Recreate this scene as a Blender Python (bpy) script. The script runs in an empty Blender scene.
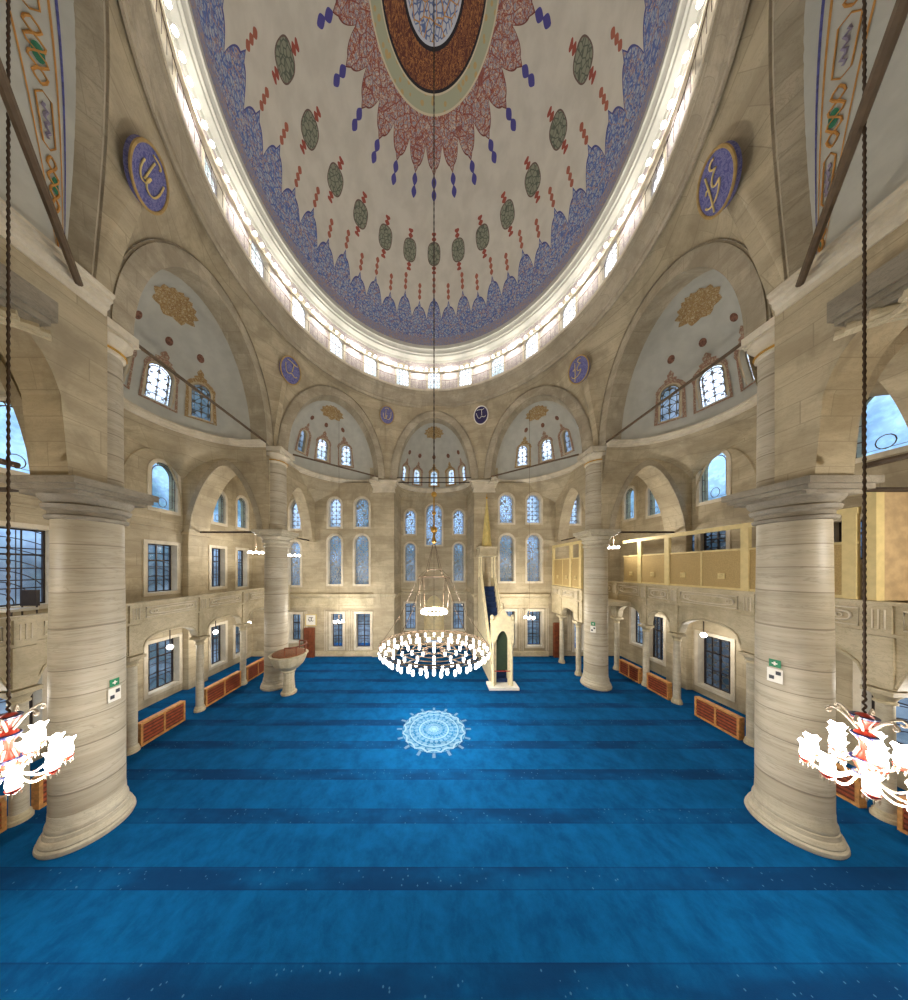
import bpy, math, random
from mathutils import Vector, Matrix
from mathutils.geometry import delaunay_2d_cdt
PI = math.pi
random.seed(7)
SC = bpy.context.scene
COL = SC.collection
CY = -10.97      # camera y ; the dome centre is the origin
EYE = 7.31
F = 241.5        # focal length in pixels of the 1000 px high frame
PX, PY = 434.0, 568.0

def lin(c):
    return tuple(((v/255)/12.92 if v/255 <= .04045 else ((v/255+.055)/1.055)**2.4) for v in c)

# ------------------------------------------------------------------ node helper
class E:
    def __init__(s, nt, k): s.nt = nt; s.k = k
    def _m(s, op, *a):
        n = s.nt.nodes.new('ShaderNodeMath'); n.operation = op
        for i, v in enumerate(a):
            if isinstance(v, E): s.nt.links.new(v.k, n.inputs[i])
            else: n.inputs[i].default_value = v
        return E(s.nt, n.outputs[0])
    def __add__(s, o): return s._m('ADD', s, o)
    __radd__ = __add__
    def __sub__(s, o): return s._m('SUBTRACT', s, o)
    def __rsub__(s, o): return s._m('SUBTRACT', o, s)
    def __mul__(s, o): return s._m('MULTIPLY', s, o)
    __rmul__ = __mul__
    def __truediv__(s, o): return s._m('DIVIDE', s, o)
    def gt(s, o): return s._m('GREATER_THAN', s, o)
    def lt(s, o): return s._m('LESS_THAN', s, o)
    def pw(s, o): return s._m('POWER', s, o)
    def abs(s): return s._m('ABSOLUTE', s)
    def sin(s): return s._m('SINE', s)
    def cos(s): return s._m('COSINE', s)
    def asin(s): return s._m('ARCSINE', s)
    def sqrt(s): return s._m('SQRT', s)
    def frac(s): return s._m('FRACT', s)
    def floor(s): return s._m('FLOOR', s)
    def mod(s, o): return s._m('FLOORED_MODULO', s, o)
    def mx(s, o): return s._m('MAXIMUM', s, o)
    def mn(s, o): return s._m('MINIMUM', s, o)
    def atan2(s, o): return s._m('ARCTAN2', s, o)
    def band(s, a, b): return s.gt(a) * s.lt(b)
    def ss(s, a, b):
        n = s.nt.nodes.new('ShaderNodeMapRange'); n.interpolation_type = 'SMOOTHSTEP'
        s.nt.links.new(s.k, n.inputs[0])
        n.inputs[1].default_value = a; n.inputs[2].default_value = b
        return E(s.nt, n.outputs[0])

class M:
    """a material under construction"""
    def __init__(s, name):
        s.m = bpy.data.materials.new(name); s.m.use_nodes = True
        s.nt = s.m.node_tree; s.b = s.nt.nodes['Principled BSDF']
        s.out = s.nt.nodes['Material Output']
    def n(s, t): return s.nt.nodes.new(t)
    def pos(s, obj=False):
        if obj:
            return s.n('ShaderNodeTexCoord').outputs['Object']
        return s.n('ShaderNodeNewGeometry').outputs['Position']
    def xyz(s, k):
        n = s.n('ShaderNodeSeparateXYZ'); s.nt.links.new(k, n.inputs[0])
        return [E(s.nt, o) for o in n.outputs]
    def scaled(s, k, sc):
        n = s.n('ShaderNodeVectorMath'); n.operation = 'MULTIPLY'
        s.nt.links.new(k, n.inputs[0]); n.inputs[1].default_value = sc
        return n.outputs[0]
    def noise(s, k, scale, detail=4, rough=.55, dist=0):
        n = s.n('ShaderNodeTexNoise'); s.nt.links.new(k, n.inputs['Vector'])
        n.inputs['Scale'].default_value = scale; n.inputs['Detail'].default_value = detail
        n.inputs['Roughness'].default_value = rough; n.inputs['Distortion'].default_value = dist
        return E(s.nt, n.outputs['Fac'])
    def voro(s, k, scale, feature='DISTANCE_TO_EDGE'):
        n = s.n('ShaderNodeTexVoronoi'); n.feature = feature
        s.nt.links.new(k, n.inputs['Vector']); n.inputs['Scale'].default_value = scale
        return E(s.nt, n.outputs['Distance'])
    def vec(s, x, y, z):
        n = s.n('ShaderNodeCombineXYZ')
        for i, v in enumerate((x, y, z)):
            if isinstance(v, E): s.nt.links.new(v.k, n.inputs[i])
            else: n.inputs[i].default_value = v
        return n.outputs[0]
    def mix(s, a, b, fac):
        n = s.n('ShaderNodeMix'); n.data_type = 'RGBA'
        for v, i in ((a, 6), (b, 7)):
            if isinstance(v, tuple): n.inputs[i].default_value = (*v, 1)
            else: s.nt.links.new(v, n.inputs[i])
        if isinstance(fac, E): s.nt.links.new(fac.k, n.inputs[0])
        else: n.inputs[0].default_value = fac
        return n.outputs[2]
    def color(s, k):
        if isinstance(k, tuple): s.b.inputs['Base Color'].default_value = (*k, 1)
        else: s.nt.links.new(k, s.b.inputs['Base Color'])
        return s
    def rough(s, v): s.b.inputs['Roughness'].default_value = v; return s
    def metal(s, v): s.b.inputs['Metallic'].default_value = v; return s
    def bump(s, e, strength=.3, dist=.02):
        n = s.n('ShaderNodeBump'); n.inputs['Strength'].default_value = strength; n.inputs['Distance'].default_value = dist
        s.nt.links.new(e.k, n.inputs['Height']); s.nt.links.new(n.outputs[0], s.b.inputs['Normal'])
        return s
    def emit(s, c, st):
        s.b.inputs['Emission Color'].default_value = (*c, 1); s.b.inputs['Emission Strength'].default_value = st
        return s

MAT = {}
def plain(name, rgb, rough=.6, metal=0, vary=.12, sc=6):
    m = M(name); k = m.pos(); c = lin(rgb); nz = m.noise(k, sc, 4)
    d = tuple(v*(1-vary*1.6) for v in c); u = tuple(min(1, v*(1+vary)) for v in c)
    m.color(m.mix(d, u, nz.ss(.3, .7))).rough(rough).metal(metal)
    MAT[name] = m.m; return m.m

def stone(name, c1, c2, joint=.0, course=.62, streak=(.5, .5, 3.0), vein=.35, blockx=1.5):
    m = M(name); k = m.pos(); x, y, z = m.xyz(k)
    a = m.noise(m.scaled(k, streak), 1.1, 6, .62, .6)
    b = m.noise(k, .45, 3, .5)
    g = m.noise(k, 9, 4, .6)
    col = m.mix(lin(c1), lin(c2), (a*.7+b*.3).ss(.34, .66))
    dark = tuple(v*.55 for v in lin(c1))
    v = m.noise(m.scaled(k, (streak[0]*1.2, streak[1]*1.2, streak[2]*1.5)), 2.3, 5, .7, 1.4)
    col = m.mix(col, dark, ((v-.5).abs()).ss(.035, .0)*vein)
    col = m.mix(col, dark, g.ss(.62, .9)*.25)
    st = m.noise(m.scaled(k, (1,1,.6)), .8, 5, .68, .5)
    col = m.mix(col, tuple(v*.72 for v in lin(c1)), st.ss(.48,.72)*.8)
    if joint > 0:
        zz = z/course
        row = zz.floor()
        j1 = (zz.frac()-.5).abs().gt(.5-.011/course)
        h = ((x+y*.73)/blockx + row*.37).frac()
        j2 = (h-.5).abs().gt(.5-.009/blockx)
        col = m.mix(col, dark, j1.mx(j2)*joint)
        rv = (row*12.9898+((x+y*.73)/blockx+row*.37).floor()*78.233).sin()*43758.5
        col = m.mix(col, tuple(v*.80 for v in lin(c1)), rv.frac()*.42)
    m.color(col).rough(.62)
    m.bump(g, .15, .01)
    MAT[name] = m.m
stone('stone_wall', (169,154,126), (203,189,158), .5, .62, (.5,.5,1.6), .25)
stone('stone_arch', (161,149,126), (197,185,161), .35, .55, (.7,.7,1.2), .3, .7)
stone('stone_column', (176,166,144), (203,194,172), 0, .6, (.45,.45,3.4), .45)
stone('stone_dark', (124,115,100), (158,149,132), 0, .6, (.7,.7,1.5), .4)
stone('stone_gallery', (178,164,132), (206,193,163), 0, .6, (.8,.8,1.4), .4)
stone('stone_trim', (206,194,170), (226,216,196), 0, .6, (1,1,1), .15)
# column shafts show drum joints at uneven heights
def column_mat():
    m = M('column_shaft'); k = m.pos(); x, y, z = m.xyz(k)
    a = m.noise(m.scaled(k, (.3,.3,3.2)), 1.5, 6, .62, .2)
    b = m.noise(k, .5, 2)
    col = m.mix(lin((168,157,136)), lin((196,187,167)), (a*.6+b*.4).ss(.34,.66))
    dark = lin((112,102,86))
    v = m.noise(m.scaled(k, (.25,.25,3)), 1.7, 5, .65, .6)
    col = m.mix(col, dark, (v-.5).abs().ss(.03, 0)*.34)
    w = m.noise(m.scaled(k, (.3,.3,.6)), 1.0, 2)*.16
    zz = (z + w + (z*1.7).sin()*.22)/.82
    j = (zz.frac()-.5).abs().gt(.5-.02)
    col = m.mix(col, dark, j*.75)
    rv = (zz.floor()*12.9898).sin()*43758.5
    col = m.mix(col, lin((150,136,108)), rv.frac()*.30)
    m.color(col).rough(.5); m.bump(a, .1, .01); MAT['column_shaft'] = m.m
column_mat()
plain('plaster', (186,185,175), .8, 0, .05, 2)
plain('plaster_warm', (196,180,150), .8, 0, .05, 2)
plain('iron', (62,50,40), .55, .3)
plain('iron_brown', (92,74,54), .6, .1)
plain('chain', (70,52,36), .5, .4)
plain('gold', (196,150,62), .4, .35)
plain('gold_script', (222,198,128), .5, .1)
plain('gold_paint', (178,148,92), .7)
plain('red_paint', (128,88,70), .8, 0, .3, 12)
plain('green_paint', (38,112,80), .6)
plain('orange_paint', (196,140,70), .7)
plain('blue_paint', (84,86,150), .6, 0, .25, 10)
plain('blue_dark', (44,42,86), .6, 0, .3, 10)
plain('lavender_paint', (150,140,160), .7)
plain('wood_orange', (196,140,78), .5, 0, .2, 8)
plain('wood_red', (158,76,44), .6, 0, .2, 8)
plain('wood_dark', (104,48,24), .6, 0, .2, 8)
plain('wood_door', (120,62,34), .5, 0, .2, 5)
plain('wood_yellow', (212,192,136), .6, 0, .05, 5)
plain('screen_panel', (176,150,98), .8, 0, .12, 30)
plain('panel_brown', (184,158,118), .8, 0, .12, 3)
plain('frame_dark', (48,40,40), .5)
plain('navy', (14,42,86), .9)
plain('white', (236,232,222), .5, 0, .03)
plain('marble_cream', (232,218,178), .45, 0, .08, 4)
plain('spire_gold', (206,184,112), .5, 0, .1, 4)
plain('door_green', (40,58,36), .6)
plain('dark_inside', (26,24,24), .9)
plain('sign_green', (20,128,84), .4)
plain('sign_dark', (60,62,70), .5)
plain('red_enamel', (188,58,40), .3, .1)
plain('navy_enamel', (30,38,84), .3, .1)
plain('crystal', (176,164,146), .25, 0, .05)
plain('rug_brown', (128,82,52), .9, 0, .2, 12)

def glow(name, c, st):
    m = M(name); m.color((.9,.9,.88)).rough(.3).emit(c, st); MAT[name] = m.m
glow('lamp_glass', (1,.95,.86), 6)
glow('lamp_soft', (1,.95,.86), 10)
glow('bulb_glow', (1,.95,.88), 8)

def glass(name, tint, lines, scale, style, back=None):
    """leaded window: plaster lattice opaque, cells clear"""
    m = M(name); k = m.pos(True); x, y, z = m.xyz(k)
    if style == 'hex':
        e = m.voro(m.scaled(k, (1,1,1)), scale); mask = e.lt(.10)
        u = m.noise(k, 3, 2)
    elif style == 'geo':
        a = ((x*scale).sin()*(z*scale).sin()).abs(); b = (((x+z)*scale*.7).sin()*((x-z)*scale*.7).sin()).abs()
        mask = a.lt(.12).mx(b.lt(.07)); u = m.noise(k, 3, 2)
    elif style == 'none':
        mask = (x*0.0).gt(1.0); u = m.noise(k, 2.5, 3)
    else:   # big bars and scrolls
        a = ((x*scale).sin()).abs().lt(.10).mx(((z*scale*.6+.4).sin()).abs().lt(.09))
        b = ((x*x+(z-.1)*(z-.1)).sqrt()*scale*1.1).sin().abs().lt(.12)
        mask = a.mx(b); u = m.noise(k, 2, 2)
    t = m.n('ShaderNodeBsdfTransparent')
    col = m.mix(tint, tuple(min(1, v*1.25) for v in tint), u.ss(.4,.6))
    m.nt.links.new(col, t.inputs[0])
    g = m.n('ShaderNodeBsdfGlossy'); g.inputs['Roughness'].default_value = .15
    mg = m.n('ShaderNodeMixShader'); mg.inputs[0].default_value = .05
    m.nt.links.new(t.outputs[0], mg.inputs[1]); m.nt.links.new(g.outputs[0], mg.inputs[2])
    m.color(lines).rough(.7)
    mm = m.n('ShaderNodeMixShader'); m.nt.links.new(mask.k, mm.inputs[0])
    m.nt.links.new(mg.outputs[0], mm.inputs[1]); m.nt.links.new(m.b.outputs[0], mm.inputs[2])
    m.nt.links.new(mm.outputs[0], m.out.inputs[0]); MAT[name] = m.m
glass('glass_hex', (.62,.74,.88), lin((150,150,146)), 6.0, 'hex')
glass('glass_geo', (.85,.92,1), lin((140,142,150)), 9, 'geo')
glass('glass_bar', (.62,.78,.9), lin((120,118,112)), 5.5, 'none')
glass('glass_clear', (.62,.72,.85), lin((52,48,56)), 7, 'bar')
glass('glass_drum', (1,1,1), lin((176,174,176)), 13, 'geo')
glass('glass_dim', (.16,.19,.22), lin((92,86,74)), 8, 'geo')

def carpet():
    m = M('carpet'); k = m.pos(); x, y, z = m.xyz(k)
    n1 = m.noise(k, 1.6, 6, .7, .2); n2 = m.noise(m.scaled(k, (1,.5,1)), 7, 4, .7); n3 = m.noise(k, 45, 2)
    c = m.mix(lin((0,66,114)), lin((3,86,140)), n1.ss(.3,.7))
    c = m.mix(c, lin((10,92,142)), n2.ss(.5,.8)*.5)
    c = m.mix(c, lin((0,60,110)), n3.ss(.5,.8)*.25)
    t = (y+10.97-4.26)/1.432 + .5
    d = (t.frac()-.5).abs()
    stripe = d.lt(.15)
    patch = m.noise(m.scaled(k, (.35,1.2,1)), 1.0, 3, .5).ss(.36,.62)
    c = m.mix(c, lin((6,46,88)), stripe*(patch*.62+.22))
    edge = d.band(.135,.15); c = m.mix(c, lin((6,40,84)), edge*.4)
    dot = m.voro(m.scaled(k, (1,1,1)), 7, 'F1').lt(.12)
    c = m.mix(c, lin((90,150,190)), dot*stripe*.35)
    r = (x*x+y*y).sqrt(); a = x.atan2(y)
    lob = (a*8).cos().abs()*.12
    r2 = r + lob
    pat = ((a*12).sin()*(r*14).sin()).abs().gt(.45).mx(m.voro(k, 5.5).lt(.05))
    inside = r.lt(1.42)
    rings = r2.band(.22,.30).mx(r.band(.62,.68)).mx(r.band(1.06,1.11)).mx(r2.band(1.36,1.44)).mx(r.band(.0,.10))
    ray = ((a*16).cos().gt(.82))*r.band(1.44,1.68)
    c = m.mix(c, lin((70,150,190)), inside*.22)
    c = m.mix(c, lin((176,208,220)), (rings.mx(pat*inside*.55)).mx(ray*.5)*.42)
    m.color(c).rough(.95)
    m.b.inputs['Specular IOR Level'].default_value = .1
    m.bump(n3, .25, .01); MAT['carpet'] = m.m
carpet()

ZD, RD, HD = 25.1, 8.4, 8.9      # dome springing, radius, rise
def dome_mat():
    m = M('dome_paint'); k = m.pos(); x, y, z = m.xyz(k)
    el = ((z-ZD)/HD).mn(.99999).mx(0.0).asin()*(180/PI)
    az = x.atan2(y)                        # zero towards the mihrab
    rr = (x*x+y*y).sqrt()
    base = m.mix(lin((192,187,174)), lin((204,199,186)), m.noise(k, 1.2, 3).ss(.3,.7))
    e1 = m.voro(k, 2.4); e2 = m.voro(k, 5.2); n = m.noise(k, 2.6, 2)
    n5 = m.noise(k, 3.6, 2, .5, 2.4)
    line = (n5-.5).abs().lt(.035)
    # --- arabesque fields
    n8 = m.noise(k, 3.0, 2, .5, 3.5); line2 = (n8-.5).abs().lt(.03)
    red = m.mix(lin((164,100,78)), lin((150,150,160)), e2.ss(.04,.13))
    red = m.mix(red, lin((206,190,172)), line*.95)
    red = m.mix(red, lin((136,62,50)), (e1.lt(.035)).mx(line2)*.85)
    blu = m.mix(lin((84,110,170)), lin((164,174,188)), e2.ss(.05,.15))
    blu = m.mix(blu, lin((186,150,124)), (n.gt(.56))*line2)
    blu = m.mix(blu, lin((176,140,112)), e1.lt(.03)*.7)
    blu = m.mix(blu, lin((66,76,134)), line*.75)
    c = base
    def local(cnt, off=0):
        t = az*(cnt/(2*PI)) + (.5+off)
        return (t.frac()-.5)*(2*PI/cnt)*rr, t.floor()
    # crenellation of 44 stalks
    u44, id44 = local(44); w44 = rr*(PI/44)
    big = (id44.mod(2.0)).lt(.5)
    p = (u44.abs()/w44)
    prof = 1-p.pw(3.0)
    bnd = 12.5 + prof*(big*2.6+5.0) + (1-p*5).mx(0.0)*2.4
    inb = el.lt(bnd); rim = el.band(bnd-.7, bnd)
    c = m.mix(c, blu, inb); c = m.mix(c, lin((70,74,130)), rim)
    c = m.mix(c, m.mix(lin((176,150,124)), lin((122,124,152)), e2.ss(.04,.10)), el.lt(4.2)*.7)
    f0 = el-(big*2.6+20.1)
    fin = f0.band(0,6.2)*(u44.abs().lt((f0*1.5).sin().abs()*.10+.02))
    c = m.mix(c, lin((158,92,72)), fin)
    # medallions
    u24, id24 = local(24)
    s = (u24.abs()/.47).pw(2.6) + ((el-36.2).abs()/3.7).pw(2.6)
    med = m.mix(lin((84,90,78)), lin((132,134,116)), e2.ss(.03,.12))
    c = m.mix(c, med, s.lt(1.0)); c = m.mix(c, lin((104,84,76)), s.band(.78,1.0))
    f1 = (el-36.2).abs()-3.7
    c = m.mix(c, lin((150,72,58)), f1.band(0,2.7)*u24.abs().lt((f1*2.1).sin().abs()*.13+.03))
    # star with 24 pointed lobes
    sn = (az*12).sin().abs()
    alt = (az*12).cos().abs()
    pp = u24.abs()/(rr*(PI/24))
    sb = 58.2 + pp.pw(2.6)*5.2 - (1-pp*4).mx(0.0)*1.5
    c = m.mix(c, red, el.gt(sb)); c = m.mix(c, lin((110,56,50)), el.band(sb, sb+.45))
    f2 = 56.8-el
    c = m.mix(c, lin((74,70,140)), f2.band(0,6.0)*u24.abs().lt((f2*1.05).sin().abs()*.13+.03))
    # rings
    c = m.mix(c, m.mix(lin((168,172,146)), lin((186,160,110)), m.voro(k, 3.4, 'F1').lt(.3)), el.gt(69.3))
    c = m.mix(c, lin((206,196,168)), el.band(69.1,69.6).mx(el.band(72.8,73.2)))
    cal = (m.noise(m.vec(az*rr*1.0, el*.14, 0.0), 4.2, 3, .6, 2.2)-.5).abs().lt(.032)
    c = m.mix(c, m.mix(lin((92,46,34)), lin((170,116,66)), cal), el.gt(73.2))
    c = m.mix(c, lin((22,20,30)), el.band(73.2,73.8).mx(el.band(80.0,80.8)))
    c = m.mix(c, m.mix(lin((92,112,160)), lin((190,196,206)), e2.ss(.05,.12)), el.gt(80.8))
    c = m.mix(c, lin((196,200,210)), el.band(80.8,81.4))
    c = m.mix(c, lin((190,140,80)), (e1.lt(.04))*el.gt(81.4))
    m.color(c).rough(.75); MAT['dome_paint'] = m.m
dome_mat()
def painted(name, cols, scale, bg):
    m = M(name); k = m.pos(); v = m.voro(k, scale); n = m.noise(k, scale*1.2, 3, .6, 1.5)
    c = m.mix(lin(cols[0]), lin(bg), v.ss(.05,.2)); c = m.mix(c, lin(cols[1]), (n-.5).abs().lt(.05))
    m.color(c).rough(.8); MAT[name] = m.m
painted('surround_red', ((160,118,100),(140,112,92)), 7, (184,168,146))
painted('surround_gold', ((166,138,92),(148,116,74)), 7, (188,170,134))
painted('drum_paint', ((190,178,178),(170,160,162)), 4, (204,198,188))
painted('roundel_ground', ((84,84,144),(120,120,168)), 5, (96,98,152))
painted('roundel_dark', ((44,36,80),(60,52,96)), 5, (48,42,84))

# ------------------------------------------------------------------ mesh helper
class MB:
    def __init__(s): s.v = []; s.f = []
    def add(s, vs, fs):
        o = len(s.v); s.v += [tuple(p) for p in vs]; s.f += [tuple(i+o for i in f) for f in fs]; return s
    def box(s, x0, x1, y0, y1, z0, z1):
        return s.add([(x0,y0,z0),(x1,y0,z0),(x1,y1,z0),(x0,y1,z0),(x0,y0,z1),(x1,y0,z1),(x1,y1,z1),(x0,y1,z1)],
                     [(0,3,2,1),(4,5,6,7),(0,1,5,4),(1,2,6,5),(2,3,7,6),(3,0,4,7)])
    def lathe(s, prof, n=32, c=(0,0,0), a0=0, a1=2*PI):
        full = abs(a1-a0) > 2*PI-1e-6; cnt = n if full else n+1; vs = []; fs = []
        for i in range(cnt):
            a = a0+(a1-a0)*i/n; ca, sa = math.cos(a), math.sin(a)
            for r, z in prof: vs.append((c[0]+r*ca, c[1]+r*sa, c[2]+z))
        k = len(prof)
        for i in range(n):
            j = (i+1) % cnt
            for q in range(k-1): fs.append((i*k+q, j*k+q, j*k+q+1, i*k+q+1))
        return s.add(vs, fs)
    def tube(s, pts, r, n=6, closed=False):
        pts = [Vector(p) for p in pts]; k = len(pts); vs = []; fs = []; up = None
        for i, p in enumerate(pts):
            a = pts[(i-1) % k] if (closed or i > 0) else p; b = pts[(i+1) % k] if (closed or i < k-1) else p
            t = (b-a).normalized() if (b-a).length > 1e-9 else Vector((0,0,1))
            if up is None or abs(up.dot(t)) > .95: up = Vector((0,0,1)) if abs(t.z) < .9 else Vector((1,0,0))
            u = t.cross(up).normalized(); w = u.cross(t).normalized(); up = w
            rr = r[i] if isinstance(r, (list, tuple)) else r
            for j in range(n):
                an = 2*PI*j/n; vs.append(p+u*math.cos(an)*rr+w*math.sin(an)*rr)
        m = k if closed else k-1
        for i in range(m):
            i2 = (i+1) % k
            for j in range(n): fs.append((i*n+j, i*n+(j+1) % n, i2*n+(j+1) % n, i2*n+j))
        if not closed: fs += [tuple(range(n))[::-1], tuple((k-1)*n+j for j in range(n))]
        return s.add(vs, fs)
    def grid(s, f, nu, nv):
        vs = [f(i/nu, j/nv) for i in range(nu+1) for j in range(nv+1)]
        return s.add(vs, [(i*(nv+1)+j, (i+1)*(nv+1)+j, (i+1)*(nv+1)+j+1, i*(nv+1)+j+1) for i in range(nu) for j in range(nv)])
    def sweep(s, path, prof, inward, closed=False):
        """path: 3D points (horizontal), inward: function(i)->unit vector to the room side, prof: (out, dz)"""
        vs = []; k = len(prof); n = len(path)
        for i, p in enumerate(path):
            w = Vector(inward(i))
            for o, dz in prof: vs.append(Vector(p)+w*o+Vector((0,0,dz)))
        fs = []
        for i in range(n if closed else n-1):
            j = (i+1) % n
            for q in range(k-1): fs.append((i*k+q, j*k+q, j*k+q+1, i*k+q+1))
        if not closed: fs += [tuple(range(k)), tuple((n-1)*k+q for q in range(k))]
        return s.add(vs, fs)
    def sphere(s, c, r, n=12, m=8, sz=1):
        return s.lathe([(max(1e-4, r*math.sin(PI*i/m)), -r*sz*math.cos(PI*i/m)) for i in range(m+1)], n, c)
    def build(s, name, mat, parent=None, smooth=35, kind=None):
        me = bpy.data.meshes.new(name); me.from_pydata(s.v, [], s.f); me.validate()
        me.materials.append(MAT[mat])
        if smooth and len(me.polygons):
            me.shade_smooth(); me.set_sharp_from_angle(angle=math.radians(smooth))
        o = bpy.data.objects.new(name, me); COL.objects.link(o)
        if parent: o.parent = parent
        if kind: o['kind'] = kind
        return o
def tag(o, label=None, cat=None, group=None, kind=None):
    if label: o['label'] = label
    if cat: o['category'] = cat
    if group: o['group'] = group
    if kind: o['kind'] = kind
    return o
def empty(name, loc=(0,0,0), rz=0, **k):
    o = bpy.data.objects.new(name, None); COL.objects.link(o); o.location = loc; o.rotation_euler = (0,0,rz)
    o.empty_display_size = .1
    return tag(o, **k)
def copy_tree(o, parent=None):
    c = o.copy(); COL.objects.link(c); c.parent = parent
    for ch in list(KIDS(o)): copy_tree(ch, c)
    return c
def KIDS(o): return [c for c in bpy.data.objects if c.parent == o]

def pin(p, poly):
    x, y = p; r = False; n = len(poly)
    for i in range(n):
        x1, y1 = poly[i]; x2, y2 = poly[(i+1) % n]
        if (y1 > y) != (y2 > y) and x < (x2-x1)*(y-y1)/(y2-y1)+x1: r = not r
    return r
def cdt(outer, holes, step=None):
    vs = []; ed = []
    if step:
        o2 = []
        for i, p in enumerate(outer):
            q = outer[(i+1) % len(outer)]; k = max(1, int(math.ceil(max(abs(q[0]-p[0])/step[0], abs(q[1]-p[1])/step[1]))))
            o2 += [(p[0]+(q[0]-p[0])*j/k, p[1]+(q[1]-p[1])*j/k) for j in range(k)]
        outer = o2
    for poly in [outer]+holes:
        o = len(vs); vs += [Vector(p) for p in poly]; n = len(poly); ed += [(o+i, o+(i+1) % n) for i in range(n)]
    if step:
        sx, sy = step
        xs = [p[0] for p in outer]; ys = [p[1] for p in outer]
        nx = max(1, int((max(xs)-min(xs))/sx)); ny = max(1, int((max(ys)-min(ys))/sy))
        for i in range(1, nx):
            for j in range(1, ny):
                p = (min(xs)+(max(xs)-min(xs))*i/nx, min(ys)+(max(ys)-min(ys))*j/ny)
                if pin(p, outer) and not any(pin(p, h) for h in holes): vs.append(Vector(p))
    r = delaunay_2d_cdt(vs, ed, [], 0, 1e-5)
    out = []
    for f in r[2]:
        c = [sum(r[0][i][q] for i in f)/len(f) for q in (0, 1)]
        if pin(c, outer) and not any(pin(c, h) for h in holes): out.append(tuple(f))
    return [tuple(p) for p in r[0]], out
def panel(mb, outer, holes, f, depth=.4, step=None, back=False, edges=False):
    """a wall face in a 2D domain with openings; f(s,t,d) -> 3D, d grows away from the room"""
    v, t = cdt(outer, holes, step)
    mb.add([f(a, b, 0) for a, b in v], t)
    if back: mb.add([f(a, b, depth) for a, b in v], [x[::-1] for x in t])
    for h in holes+([outer] if edges else []):
        n = len(h)
        mb.add([f(a, b, 0) for a, b in h]+[f(a, b, depth) for a, b in h], [(i, (i+1) % n, n+(i+1) % n, n+i) for i in range(n)])
    return mb
def arch(cx, z0, w, h, kind='round', n=14):
    """closed outline, z0 is the bottom; kind round / pointed / seg / rect"""
    a = w/2
    if kind == 'rect': return [(cx-a, z0), (cx+a, z0), (cx+a, z0+h), (cx-a, z0+h)]
    pts = [(cx-a, z0), (cx+a, z0)]
    if kind == 'round':
        r = min(a, h); zs = z0+h-r
        pts += [(cx+a*math.cos(PI*i/n), zs+r*math.sin(PI*i/n)) for i in range(n+1)]
    elif kind == 'seg':
        r = a*.42; zs = z0+h-r
        pts += [(cx+a*math.cos(PI*i/n), zs+r*math.sin(PI*i/n)) for i in range(n+1)]
    else:
        ry = a*1.32; zs = z0+h-ry
        for i in range(n+1):
            q = -1+2*i/n
            pts.append((cx-a*q, zs+ry*((1-abs(q)**1.75)**.72)))
    return pts

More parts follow.
